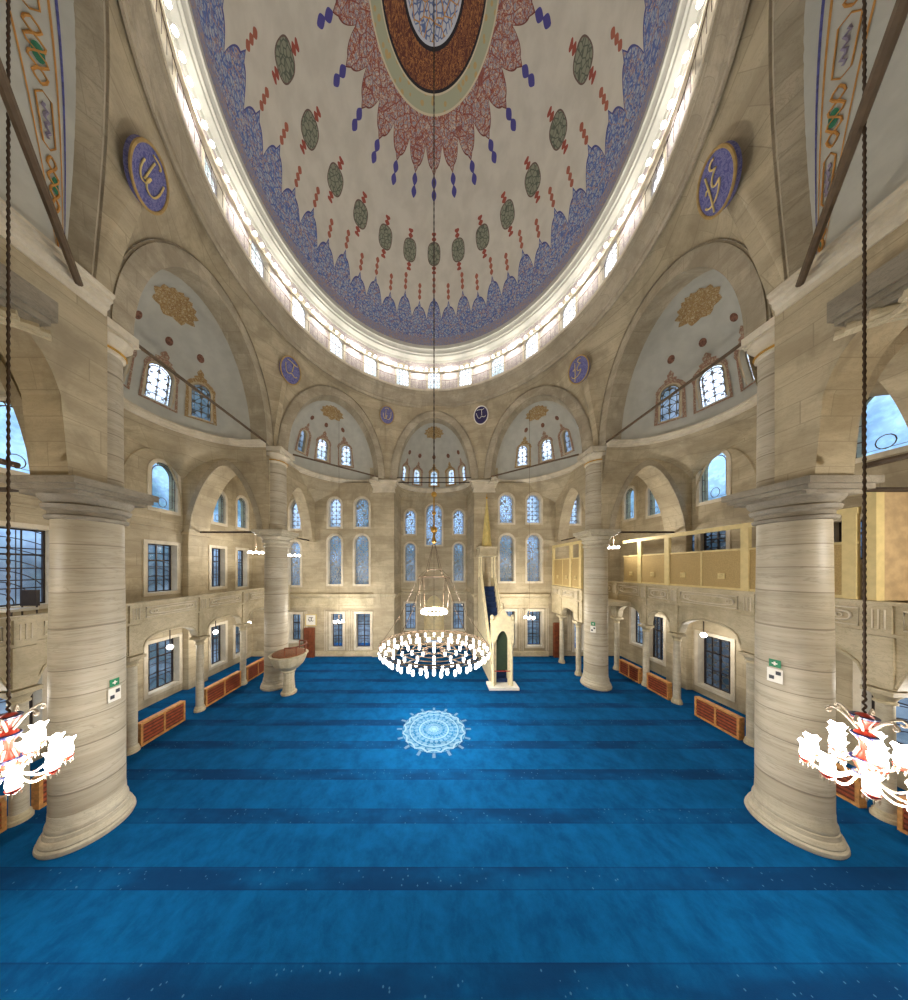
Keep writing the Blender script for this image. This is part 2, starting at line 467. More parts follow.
# ------------------------------------------------------------------ windows
NW = [0]
def window(P, nin, w, h, kind, glassm, frame=.12, setback=.32, framemat='stone_trim', proud=.05, surround=None, bars=False, sx=1):
    """P: centre of the sill line on the wall face; nin: unit vector into the room"""
    NW[0] += 1
    nin = Vector(nin).normalized(); 
    up = Vector((0,0,1)); side = up.cross(nin).normalized(); upl = nin.cross(side).normalized()
    # local x = side, local y = -nin (outwards), local z = up
    m = Matrix((( side.x, -nin.x, upl.x, P[0]), (side.y, -nin.y, upl.y, P[1]), (side.z, -nin.z, upl.z, P[2]), (0,0,0,1)))
    e = bpy.data.objects.new('window_%d' % NW[0], None); COL.objects.link(e); e.empty_display_size = .1
    e.matrix_world = m; e['kind'] = 'structure'
    inner = arch(0, 0, w, h, kind); full = inner; inner2 = arch(0, .02, w-.04, h-.04, kind)
    mb = MB(); fs = lambda a, b, d: (a, d, b)
    v, t = cdt(inner, [])
    mb.add([(a, setback, b) for a, b in v], t)
    mb.build('pane', glassm, e, 0)
    fr = MB(); outer = arch(0, -frame, w+2*frame, h+2*frame, kind); inner = inner2
    k = len(inner)
    for (pa, pb) in ((inner, outer),):
        vs = [(a, -proud, b) for a, b in pa]+[(a, -proud, b) for a, b in pb]+[(a, setback+.03, b) for a, b in pa]+[(a, .03, b) for a, b in pb]
        fc = []
        for i in range(k):
            j = (i+1) % k
            fc += [(i, j, k+j, k+i), (i, j, 2*k+j, 2*k+i), (k+i, k+j, 3*k+j, 3*k+i)]
        fr.add(vs, fc)
    fr.build('window_frame', framemat, e)
    if kind != 'rect' and w > .75 and glassm != 'glass_drum':
        b = MB(); y = setback-.02
        for d in ((.03, .17) if glassm == 'glass_bar' else (.03, .12)):
            b.tube([(a, y, c) for a, c in arch(0, d, w-2*d, h-2*d, kind)], .022, 4, True)
        if glassm == 'glass_bar':
            i1 = arch(0, .03, w-.06, h-.06, kind); i2 = arch(0, .17, w-.34, h-.34, kind)
            for i in range(2, len(i1), 3): b.tube([(i1[i][0], y, i1[i][1]), (i2[i][0], y, i2[i][1])], .018, 4)
            for q in (.25, .5, .72):
                for sx_ in (-1, 1): b.tube([(sx_*(w/2-.03), y, h*q), (sx_*(w/2-.17), y, h*q)], .018, 4)
            b.tube([(.16*math.cos(t*PI/6)*w, y, h*.16+.10*h*math.sin(t*PI/6)) for t in range(12)], .016, 4, True)
        b.build('tracery', 'iron_brown' if glassm == 'glass_bar' else 'stone_dark', e)
    if bars:
        b = MB(); y = setback-.03; t_ = .035
        b.box(-t_, t_, y-.04, y+.02, 0, h); b.box(-w/2, w/2, y-.04, y+.02, h*.66-t_, h*.66+t_)
        b.box(-w/2, w/2, y-.03, y+.02, h*.33-.02, h*.33+.02)
        b.box(-w/2, -w/2+.08, y-.05, y+.02, 0, h); b.box(w/2-.08, w/2, y-.05, y+.02, 0, h)
        b.box(-w/2, w/2, y-.05, y+.02, 0, .08); b.box(-w/2, w/2, y-.05, y+.02, h-.08, h)
        for q in (-.25, .25): b.box(w*q-.014, w*q+.014, y-.02, y+.02, 0, h)
        b.build('window_bars', 'frame_dark', e)
    return e

WR = {}
# =================================================================== THE SHELL
XL, XR = -15.1, 15.5        # outer side walls
YB = 20.1+CY                # qibla wall
YREAR = -13.2
AXL, AXR = -9.9, 10.1       # arcade lines
def Yd(d): return d+CY

fl = MB(); fl.add([(XL-.5,YREAR-.5,0),(XR+.5,YREAR-.5,0),(XR+.5,12.6,0),(XL-.5,12.6,0)], [(0,1,2,3)])
fl.build('floor', 'carpet', kind='structure')

# --- octagon vertices (inner faces), left to right seen from the camera
V = {'nl':(-9.80,-4.13),'fl':(-9.86,4.14),'pl':(-4.05,8.95),'pr':(4.05,8.95),'fr':(10.10,4.14),'nr':(10.12,-4.13),'rr':(4.2,-9.6),'rl':(-4.2,-9.6)}
RING_R, RING_Z = 9.02, 20.8
ZS, RISE = 14.6, 5.05
def octside(A, B, a, shellB, soff, holes, cname, rise=RISE, lean=0, ext=.62):
    A = Vector((*A, 0)); B = Vector((*B, 0)); L = (B-A).length; u = (B-A)/L
    nin = Vector((0,0,1)).cross(u); mid = (A+B)/2
    if nin.dot(-mid) < 0: nin = -nin
    nout = -nin
    def chord(s): return A+u*s
    def ln(z): return lean*(max(0, z-ZS)/rise)**1.4
    def zex(s, aa, rr):
        q = abs(s-L/2)/aa
        return ZS+rr*math.sqrt(max(0, 1-q*q))
    a_ex = min(a+ext, L/2-.02); r_ex = rise+ext
    tA = math.atan2(A.x, A.y); tB = math.atan2(B.x, B.y)
    while tB-tA > PI: tB -= 2*PI
    while tB-tA < -PI: tB += 2*PI
    def surf(i, j):
        s = L*i; th = tA+(tB-tA)*i; z0 = zex(s, a_ex, r_ex)
        p = chord(s)+nin*ln(z0); q = Vector((RING_R*math.sin(th), RING_R*math.cos(th), 0)); w = j**1.25
        r = p.lerp(q, w); r.z = z0+(RING_Z-z0)*j
        return r
    w = MB(); w.grid(surf, 72, 14); w.build('wall_pendentive_'+cname, 'stone_wall', kind='structure', smooth=50)
    # archivolt: band face, inner lip and soffit
    t = MB(); N = 48; pr = .07
    def ell(i, aa, rr, off):
        th = PI*i/N; p = mid+u*(-aa*math.cos(th)); p = p+nin*(off+ln(ZS+rr*math.sin(th))); p.z = ZS+rr*math.sin(th); return p
    t.grid(lambda i, j: ell(i*N, a+(a_ex-a)*j, rise+(r_ex-rise)*j, pr), N, 1)
    t.grid(lambda i, j: ell(i*N, a_ex, r_ex, pr*(1-j)-.03*j), N, 1)
    t.grid(lambda i, j: ell(i*N, a, rise, pr-(soff+pr+.07)*j), N, 3)
    t.grid(lambda i, j: ell(i*N, a_ex*.985, r_ex*.99, pr+.05*math.sin(PI*j)), N, 2)
    t.build('trim_arch_'+cname, 'stone_arch', kind='structure', smooth=50)
    return dict(mid=mid, u=u, nout=nout, nin=nin, L=L)

def semidome(info, a, Bd, soff, wins, cname, rise=RISE, matn='plaster'):
    """shell behind an arch; wins = list of (phi, zc, w, h, glass, kind)"""
    C = info['mid']+info['nout']*soff; u = info['u']; no = info['nout']
    def f(p, e, d):
        ce = math.cos(e)
        q = C+u*(-(a+d)*math.cos(p)*ce)+no*((Bd+d)*math.sin(p)*ce); q.z = ZS+(rise+d)*math.sin(e); return tuple(q)
    def norm(p, e):
        ce = math.cos(e)
        v = u*(math.cos(p)*ce/a)-no*(math.sin(p)*ce/Bd); v.z = -math.sin(e)/rise; return v.normalized()
    holes = []; recs = []
    for (p, zc, w, h, g, kd) in wins:
        e = math.asin((zc-ZS)/rise)
        tp = math.sqrt((a*math.sin(p))**2+(Bd*math.cos(p))**2)*math.cos(e); te = math.sqrt((rise*math.cos(e))**2+((a+Bd)/2*math.sin(e))**2)
        outl = arch(0, -h/2, w, h, kd, 10)
        holes.append([(p+x/tp, e+z/te) for x, z in outl]); recs.append((p, e, w, h, g, kd, tp, te))
    mb = MB(); panel(mb, [(0,0),(PI,0),(PI,PI/2-.001),(0,PI/2-.001)], holes, f, .3, (PI/26, PI/2/12))
    mb.build('wall_semidome_'+cname, matn, kind='structure', smooth=60)
    for (p, e, w, h, g, kd, tp, te) in recs:
        P = Vector(f(p, e-h/2/te, 0)); n_ = norm(p, e)
        window(P, n_, w, h, kd, g, .07, .22, 'plaster_warm', .03)
        # painted surround laid on the plaster
        s = MB(); o1 = arch(0, -h/2-.07, w+.14, h+.14, kd, 10); o2 = arch(0, -h/2-.20, w+.42, h+.42, kd, 10)
        o2 = [(x*(1+.10*math.sin(9*math.atan2(z, x))), z*(1+.06*math.sin(7*math.atan2(z, x)))) for x, z in o2]
        k = len(o1)
        pts = [f(p+x/tp, e+z/te, -.025) for x, z in o1]+[f(p+x/tp, e+z/te, -.025) for x, z in o2]
        s.add(pts, [(i, (i+1) % k, k+(i+1) % k, k+i) for i in range(k)])
        top = h/2+.18
        cr = [(-.30,top-.12),(-.36,top+.10),(-.16,top+.18),(-.2,top+.34),(0,top+.56),(.2,top+.34),(.16,top+.18),(.36,top+.10),(.30,top-.12)]
        s.add([f(p+x*w/tp, e+z/te, -.02) for x, z in cr], [tuple(range(len(cr)))])
        s.build('trim_surround_%s_%d' % (cname, NW[0]), 'surround_red' if random.random() < .6 else 'surround_gold', kind='structure', smooth=0)
        # small painted rosette above
        z2 = top+1.1
        if e+z2/te < 1.35:
            s = MB(); k = 16
            s.add([f(p+.19*math.cos(2*PI*i/k)/tp, e+(z2+.22*math.sin(2*PI*i/k))/te, -.02) for i in range(k)], [tuple(range(k))])
            s.build('trim_rosette_%s_%d' % (cname, NW[0]), 'red_paint', kind='structure', smooth=0)
    # gold sunburst near the crown
    s = MB(); k = 48; pc, ec = PI/2, 1.22
    t1 = Bd*math.sin(ec)+rise*math.cos(ec); t0 = a*math.cos(ec)
    R = .78
    ring = [R*(1+.10*math.cos(12*2*PI*i/k)) for i in range(k)]
    def sb(i, j):
        rr_ = ring[int(round(i*k)) % k]*j; an = 2*PI*i
        return f(pc+rr_*math.cos(an)/t0, ec+rr_*.62*math.sin(an)/(rise*.5), -.03)
    s.grid(sb, k, 4); s.build('trim_sunburst_'+cname, 'surround_gold', kind='structure', smooth=0)
    return f, C

def cornice(path, inw, name, prof=None, matn='stone_trim', closed=False):
    prof = prof or [(-.02,-.22),(.06,-.22),(.08,-.12),(.18,-.06),(.20,0),(.26,.02),(.26,.10),(-.02,.12)]
    mb = MB(); mb.sweep(path, prof, inw, closed); return mb.build(name, matn, kind='structure')

def base_skirt(info, a, Bd, soff, corners, ztop, zmid, zcor, cname):
    """loft from the exedra base curve down to the rectangular bay below it"""
    C = info['mid']+info['nout']*soff; u = info['u']; no = info['nout']; N = 60
    A0 = info['mid']-u*a; B0 = info['mid']+u*a
    base = [A0]+[C+u*(-a*math.cos(PI*i/N))+no*(Bd*math.sin(PI*i/N)) for i in range(N+1)]+[B0]
    # rectangle polyline
    poly = [Vector((*c[:2], 0)) for c in corners]; cz = [c[2] for c in corners]
    seg = [(poly[i+1]-poly[i]).length for i in range(len(poly)-1)]; tot = sum(seg)
    def at(t):
        d = t*tot
        for i, s_ in enumerate(seg):
            if d <= s_+1e-6 or i == len(seg)-1:
                q = min(1, d/s_); p = poly[i].lerp(poly[i+1], q)
                lift = math.sin(PI*q)**.6*(zmid-zcor) if True else 0
                p.z = cz[i]*(1-q)+cz[i+1]*q+lift; return p
            d -= s_
    K = len(base)
    def g(i, j):
        b = base[int(round(i*(K-1)))].copy(); b.z = ztop
        c = at(i); w = j
        p = b.lerp(c, w); p.z = ztop+(c.z-ztop)*(w**.7) ; return p
    mb = MB(); mb.grid(g, K-1, 5); mb.build('wall_squinch_'+cname, 'stone_wall', kind='structure', smooth=60)
    cb = [p+Vector((0,0,ztop)) for p in base]
    def inw(i):
        q = (info['mid']-info['nout']*.5)-base[i]; q.z = 0
        if i in (0, K-1): return u*(1 if i == 0 else -1)
        th = PI*(i-1)/N; v = u*(math.cos(th)/a)-no*(math.sin(th)/Bd); return v.normalized()
    cornice(cb, inw, 'trim_cornice_'+cname)

ang = lambda v: math.radians(v)
# side bays
iL = octside(V['nl'], V['fl'], 3.15, 0, .85, None, 'left')
winL = [(ang(90+a_), 16.35, 1.0 if b else .8, 1.75, g, 'round') for a_, b, g in ((-15,1,'glass_geo'),(17,1,'glass_geo'),(47,0,'glass_dim'),(-46,0,'glass_dim'))]
semidome(iL, 3.15, 3.05, .85, winL, 'left')
base_skirt(iL, 3.15, 3.05, .85, [(-9.9,Yd(7.4),12.4),(XL,Yd(7.4),12.4),(XL,Yd(14.5),12.4),(-9.9,Yd(14.5),12.4)], ZS, 13.9, 12.4, 'left')
iR = octside(V['fr'], V['nr'], 3.15, 0, .85, None, 'right')
winR = [(ang(90-a_), 16.35, 1.0 if b else .8, 1.75, g, 'round') for a_, b, g in ((-13,1,'glass_geo'),(18,1,'glass_geo'),(48,0,'glass_dim'),(-46,0,'glass_dim'))]
semidome(iR, 3.15, 3.05, .85, winR, 'right')
base_skirt(iR, 3.15, 3.05, .85, [(10.1,Yd(14.5),12.4),(XR,Yd(14.5),12.4),(XR,Yd(7.4),12.4),(10.1,Yd(7.4),12.4)], ZS, 13.9, 12.4, 'right')
# front diagonal bays
iDL = octside(V['fl'], V['pl'], 3.15, 0, .7, None, 'front_left')
wd = lambda sgn: [(ang(90+sgn*d), 16.7, w, 1.6, g, 'round') for d, w, g in ((-42,.6,'glass_dim'),(-8,.85,'glass_geo'),(28,.85,'glass_geo'))]
semidome(iDL, 3.15, 1.9, .7, wd(1), 'front_left')
base_skirt(iDL, 3.15, 1.9, .7, [(-10.0,Yd(15.1),13.4),(-10.0,YB,12.6),(-4.05,YB,13.8)], ZS, 13.7, 13.0, 'front_left')
iDR = octside(V['pr'], V['fr'], 3.15, 0, .7, None, 'front_right')
semidome(iDR, 3.15, 1.9, .7, wd(-1), 'front_right')
base_skirt(iDR, 3.15, 1.9, .7, [(4.05,YB,13.8),(10.2,YB,12.6),(10.2,Yd(15.1),13.4)], ZS, 13.7, 13.0, 'front_right')
# mihrab apse
iM = octside(V['pl'], V['pr'], 3.02, 0, .6, None, 'front')
wm = [(ang(90+d), 15.75, .62, 1.35, 'glass_geo', 'round') for d in (-62,-32,0,32,62)]
semidome(iM, 3.02, 2.2, .6, wm, 'front', matn='plaster')
AY = Yd(22.8)
base_skirt(iM, 3.02, 2.2, .6, [(-3.25,8.95,14.0),(-3.1,AY,14.0),(3.1,AY,14.0),(3.25,8.95,14.0)], ZS, 14.0, 14.0, 'front')
# rear sides, only their near ends and the ceiling above the camera
iRL = octside(V['rl'], V['nl'], 3.62, 0, .35, None, 'rear_left', 5.95, .62, .2)
iRR = octside(V['nr'], V['rr'], 3.62, 0, .35, None, 'rear_right', 5.95, .62, .2)
iRe = octside(V['rr'], V['rl'], 3.2, 0, .9, None, 'rear')
semidome(iRe, 3.2, 2.6, .9, [], 'rear')

# rear corner vaults with painted border
def corner_vault(info, cx, cy, name, sgn):
    a = 3.62; u = info['u']; mid = info['mid']; no = info['nout']
    P0 = mid-u*a+no*.33; P1 = mid+u*a+no*.33
    cor = Vector((cx, cy, 0)); zb = 15.0
    def f(i, j, d=0):
        th = PI*i
        p = mid+u*(-a*math.cos(th))+no*(.33-.62*math.sin(th)**1.4); p.z = ZS+5.95*math.sin(th)
        t = i
        q = (P0.lerp(cor, t*2) if t < .5 else cor.lerp(P1, t*2-1)); q = q.copy(); q.z = zb
        r = p.lerp(q, j); r.z = q.z+(p.z-q.z)*math.sqrt(max(0, 1-j*j)) if p.z > q.z else q.z+(p.z-q.z)*(1-j)
        r = r-no*d; r.z -= d*.3
        return r
    mb = MB(); mb.grid(lambda i, j: f(i, j), 60, 20); mb.build('wall_vault_'+name, 'plaster', kind='structure', smooth=60)
    # painted border along the arch edge
    N = 200
    def strip(j0, j1, matn, nm, fn=None, d=.02):
        s = MB(); s.grid(lambda i, j: f(.02+.96*i, j0+(j1-j0)*j+(fn(i) if fn else 0), d), N, 2)
        return s
    for k_, (j0, j1, mt) in enumerate(((.085,.10,'blue_paint'),(.125,.138,'orange_paint'),(.335,.348,'orange_paint'))):
        strip(j0, j1, mt, '').build('trim_border_%s_%d' % (name, k_), mt, kind='structure', smooth=0)
    s = MB(); g = MB(); l = MB()
    per = 14
    for q in range(per):
        i0 = .03+.94*(q+.5)/per
        if q % 2 == 0:
            for dj, sg in ((0,1),(0,-1)):
                pts = []
                for t in range(15):
                    tt = t/14
                    pts.append(f(i0+(tt-.5)*.062, .24+sg*.062*math.sin(tt*PI*4)*(.6+.4*math.sin(tt*PI)), .03))
                s.tube(pts, .022, 5)
            k = 14
            g.add([f(i0+.010*math.cos(2*PI*w/k), .24+.04*math.sin(2*PI*w/k), .05) for w in range(k)], [tuple(range(k))])
        else:
            pts = [f(i0-.03, .24, .03), f(i0-.024, .185, .03), f(i0+.024, .185, .03), f(i0+.03, .24, .03), f(i0+.024, .295, .03), f(i0-.024, .295, .03)]
            s.tube(pts, .016, 5, True)
            l.tube([f(i0-.018+.036*t/10, .24+.018*math.sin(t*2.2), .03) for t in range(11)], .03, 4)
    s.build('trim_scrollwork_'+name, 'orange_paint', kind='structure'); g.build('trim_jewels_'+name, 'green_paint', kind='structure', smooth=0)
    l.build('trim_tracery_'+name, 'lavender_paint', kind='structure')
corner_vault(iRL, -9.4, -9.4, 'left', 1)
corner_vault(iRR, 9.8, -9.4, 'right', -1)

# --- ring cornice, drum, dome
def circ(r, z, n=128): return [Vector((r*math.sin(2*PI*i/n), r*math.cos(2*PI*i/n), z)) for i in range(n)]
c0 = circ(RING_R+.05, RING_Z)
mb = MB(); mb.sweep(c0, [(-.02,-.28),(.05,-.28),(.06,-.08),(.11,-.04),(.12,.12),(.15,.34),(.22,.52),(.33,.66),(.35,.76),(.38,.78),(.38,.92),(.1,.93)], lambda i: -c0[i].normalized()*Vector((1,1,0)).length/Vector((1,1,0)).length if False else -Vector((c0[i].x,c0[i].y,0)).normalized(), True)
mb.build('trim_ring_cornice', 'stone_arch', kind='structure', smooth=30)
c1 = circ(8.69, 21.73); mb = MB()
mb.sweep(c1, [(-.2,-.05),(.02,-.03),(.03,.10),(-.2,.11)], lambda i: -Vector((c1[i].x,c1[i].y,0)).normalized(), True)
mb.build('trim_ring_ledge', 'stone_trim', kind='structure')
RDR = 8.95
hs = []; ND = 22
for i in range(ND):
    th = 2*PI*i/ND
    if i == ND//2: pass
    hs.append([(th+x/RDR, z) for x, z in arch(0, 22.05, 1.05, 1.75, 'round', 8)])
def fdr(s, z, d): return ((RDR+d)*math.sin(s), (RDR+d)*math.cos(s), z)
mb = MB(); o0 = -PI/ND
panel(mb, [(o0,21.7),(o0+2*PI,21.7),(o0+2*PI,24.3),(o0,24.3)], hs, fdr, .35, (PI/44, .8))
mb.build('wall_drum', 'drum_paint', kind='structure', smooth=40)
for i in range(ND):
    th = 2*PI*i/ND
    if math.cos(th) < -.95: continue
    window((RDR*math.sin(th), RDR*math.cos(th), 22.05), (-math.sin(th), -math.cos(th), 0), 1.05, 1.75, 'round', 'glass_drum', .09, .2, 'stone_trim', .05)
c2 = circ(8.95, 24.25); mb = MB()
mb.sweep(c2, [(0,-.1),(.06,-.1),(.10,.05),(.32,.18),(.34,.30),(.42,.34),(.42,.46),(.50,.60),(.56,.62),(.56,.88),(.52,.92)], lambda i: -Vector((c2[i].x,c2[i].y,0)).normalized(), True)
mb.build('trim_dome_moulding', 'plaster', kind='structure', smooth=30)
mb = MB(); mb.grid(lambda i, j: (RD*math.cos(j*PI/2*.9995)*math.sin(2*PI*i), RD*math.cos(j*PI/2*.9995)*math.cos(2*PI*i), ZD+HD*math.sin(j*PI/2*.9995)), 128, 48)
mb.build('ceiling', 'dome_paint', kind='structure', smooth=60)
# railing at the foot of the drum
r = empty('drum_railing', (0,0,21.85), label='thin iron railing running round the foot of the dome windows', cat='railing')
mb = MB()
for i in range(176):
    t = 2*PI*i/176; mb.tube([(8.62*math.sin(t), 8.62*math.cos(t), 0), (8.62*math.sin(t), 8.62*math.cos(t), .62)], .010, 4)
mb.build('balusters', 'iron_brown', r); mb = MB()
mb.tube([p*1 for p in circ(8.62, .62, 96)], .014, 6, True); mb.build('top_rail', 'iron_brown', r)

# =================================================================== OUTER WALLS
def px_to_s(x, D): return (x-PX)*D/F
def px_z(y, D): return EYE-(y-PY)*D/F
# front wall windows given in pixels on the plane D = 20.1: (x0,x1,y0,y1,kind,glass,bars)
DB = 20.1
front = []
for (x0,x1,y0,y1,kd,g,b) in [
    (328.5,341,498,527,'round','glass_geo',0),(355,369,498,527,'round','glass_hex',0),
    (328,341.5,535,584.5,'round','glass_hex',0),(354.5,369,535,584.5,'round','glass_hex',0),
    (331,343,613.5,648,'rect','glass_clear',1),(356,370.5,613.5,648,'rect','glass_clear',1),
    (290,301,500,529,'pointed','glass_geo',0),(288.5,300.5,541.5,585.5,'round','glass_hex',0),(290.5,301,614,641,'rect','glass_clear',1),
    (499.5,513.5,494,523,'round','glass_hex',0),(526.8,541,494,523,'round','glass_geo',0),
    (499.5,514,534.5,581.6,'round','glass_hex',0),(526.8,541.5,534.5,581.6,'round','glass_hex',0),
    (527,542,611,646,'rect','glass_clear',1),(502,515,611,646,'rect','glass_clear',1),
    (568.5,579.5,491,524,'pointed','glass_geo',0),(574,584,612,650,'rect','glass_clear',1)]:
    front.append((px_to_s((x0+x1)/2, DB), px_z(y1, DB), (x1-x0)*DB/F, (y1-y0)*DB/F, kd, g, b))
for nm, X0, X1 in (('front_left', XL, -3.25), ('front_right', 3.25, XR)):
    hs = []; 
    for (cx, z0, w, h, kd, g, b) in front:
        if X0 < cx < X1:
            hs.append(arch(cx, z0, w, h, kd, 12))
            window((cx, YB, z0), (0,-1,0), w, h, kd, g, .14 if not b else .17, .35 if not b else .42, 'stone_trim', .05, bars=b)
    mb = MB(); panel(mb, [(X0,0),(X1,0),(X1,14.4),(X0,14.4)], hs, lambda s, z, d: (s, YB+d, z), .45)
    mb.build('wall_'+nm, 'stone_wall', kind='structure', smooth=0)
# apse
D2 = 22.8; hs = []; mb = MB()
for (x0,x1,y0,y1,kd,g,b) in [(405,415.5,510,534,'round','glass_hex',0),(405,415.5,543,581,'round','glass_hex',0),(453.3,464,510,534,'round','glass_hex',0),
    (453.3,464,543,581,'round','glass_hex',0),(426,442,504,545,'round','glass_hex',0),(405,415.8,603,629.5,'rect','glass_clear',1),(452.7,464.5,603,629.5,'rect','glass_clear',1)]:
    cx, z0, w, h = px_to_s((x0+x1)/2, D2), px_z(y1, D2), (x1-x0)*D2/F, (y1-y0)*D2/F
    hs.append(arch(cx, z0, w, h, kd, 12)); window((cx, AY, z0), (0,-1,0), w, h, kd, g, .13, .35, 'stone_trim', .05, bars=b)
# mihrab niche opening
hs.append(arch(0, .15, 1.9, 4.6, 'pointed', 14))
panel(mb, [(-3.1,0),(3.1,0),(3.1,14.3),(-3.1,14.3)], hs, lambda s, z, d: (s, AY+d, z), .45)
mb.add([(-3.25,8.95,0),(-3.1,AY,0),(-3.1,AY,14.3),(-3.25,8.95,14.3)], [(0,1,2,3)]); mb.add([(3.25,8.95,0),(3.1,AY,0),(3.1,AY,14.3),(3.25,8.95,14.3)], [(0,1,2,3)])
mb.build('wall_apse', 'stone_wall', kind='structure', smooth=0)
mb = MB(); mb.lathe([(.95,0),(.95,3.3),(.8,3.9),(.5,4.4),(.05,4.6)], 20, (0,AY+.3,.15), 0, PI); mb.build('wall_mihrab_niche', 'marble_cream', kind='structure')

def side_wall(X, sgn, wins, name):
    hs = []
    for (D, z0, w, h, kd, g, b) in wins:
        hs.append(arch(D, z0, w, h, kd, 12)); window((X, Yd(D), z0), (-sgn,0,0), w, h, kd, g, .16, .4 if b else .14, 'stone_trim', .05, bars=b)
    mb = MB(); panel(mb, [(-2.2,0),(DB,0),(DB,14.4),(-2.2,14.4)], hs, lambda s, z, d: (X+sgn*d, Yd(s), z), .5)
    mb.build('wall_'+name, 'stone_wall', kind='structure', smooth=0)
def sw(x, y0, y1, X, w, kd, g, b):
    D = abs(X)*F/abs(x-PX); return (D, px_z(y1, D), w, (y1-y0)*D/F, kd, g, b)
side_wall(XL, -1, [sw(164.5,463,510,XL,1.35,'round','glass_bar',0), sw(162.5,544,592,XL,1.5,'rect','glass_clear',1),
    sw(219,491,523,XL,1.0,'round','glass_bar',0), sw(242,497.5,528,XL,1.0,'round','glass_bar',0), sw(218,548,587,XL,1.1,'rect','glass_clear',1),
    sw(242,550,587,XL,1.0,'rect','glass_clear',1), (8.8,10.8,1.3,2.5,'round','glass_bar',0), (8.5,5.9,2.2,2.9,'rect','glass_clear',1),
    sw(164,640,688,XL,1.6,'rect','glass_clear',1), sw(218,625,664,XL,1.15,'rect','glass_clear',1), sw(240,625,654,XL,1.0,'rect','glass_clear',1),
    (8.4,1.2,1.8,2.6,'rect','glass_clear',1), (5.2,5.9,1.6,2.8,'rect','glass_clear',1)], 'left')
side_wall(XR, 1, [sw(713,453,500,XR,1.35,'round','glass_bar',0), sw(629.5,488,519,XR,1.0,'round','glass_bar',0), sw(654.5,483.5,515,XR,1.0,'round','glass_bar',0),
    (8.35,11.3,1.25,2.4,'round','glass_bar',0), sw(712,530,556,XR,1.4,'rect','glass_dim',1), sw(690,534,556,XR,.9,'rect','glass_dim',1),
    (8.9,7.6,1.1,1.5,'rect','glass_dim',1), sw(714,637,690,XR,1.6,'rect','glass_dim',1), sw(656,616,660,XR,1.2,'rect','glass_dim',1), (18.3,1.5,1.3,2.8,'rect','glass_clear',1),
    (8.0,1.3,1.5,2.6,'rect','glass_clear',1)], 'right')
mb = MB(); mb.add([(XL,YREAR,0),(XR,YREAR,0),(XR,YREAR,21),(XL,YREAR,21)], [(0,1,2,3)]); mb.build('wall_rear', 'stone_wall', kind='structure')
mb = MB()
for x0, x1, y0, y1 in ((XL,AXL,Yd(15.1),YB+.1),(AXR,XR,Yd(15.1),YB+.1),(XL,-9.5,YREAR,Yd(7.4)),(9.9,XR,YREAR,Yd(7.4))):
    mb.add([(x0,y0,14.4),(x1,y0,14.4),(x1,y1,14.4),(x0,y1,14.4)], [(0,1,2,3)])
mb.build('ceiling_aisles', 'plaster_warm', kind='structure')
mb = MB(); mb.add([(-9.5,YREAR,15.05),(9.9,YREAR,15.05),(9.9,-9.4,15.05),(-9.5,-9.4,15.05)], [(0,1,2,3)]); mb.build('ceiling_rear', 'plaster_warm', kind='structure')

# --- arcade slabs
def slab_x(x0, x1, Da, Db, z0, z1, hole, name, matn='stone_wall'):     # wall along Y with both faces
    mb = MB(); outer = [(Da,z0)]
    outer = [(Da,z0)]+[p for p in hole]+[(Db,z0),(Db,z1),(Da,z1)]
    panel(mb, outer, [], lambda s, z, d: (x0+(x1-x0)*d, Yd(s), z), 1, back=True, edges=True)
    return mb.build(name, matn, kind='structure', smooth=0)
def slab_y(Da, Db, xa, xb, z0, z1, hole, name, matn='stone_wall'):
    mb = MB(); outer = [(xa,z0)]+[p for p in hole]+[(xb,z0),(xb,z1),(xa,z1)]
    panel(mb, outer, [], lambda s, z, d: (s, Yd(Da+(Db-Da)*d), z), 1, back=True, edges=True)
    return mb.build(name, matn, kind='structure', smooth=0)
def openarch(c, z0, a, rise, n=24, pw_=2.0, pointed=False):
    pts = []
    for i in range(n+1):
        q = -1+2*i/n
        if pointed: h = rise*((1-abs(q)**1.7)**.68)
        else: h = rise*((1-abs(q)**pw_)**(1/pw_))
        pts.append((c+a*q, z0+h))
    return pts
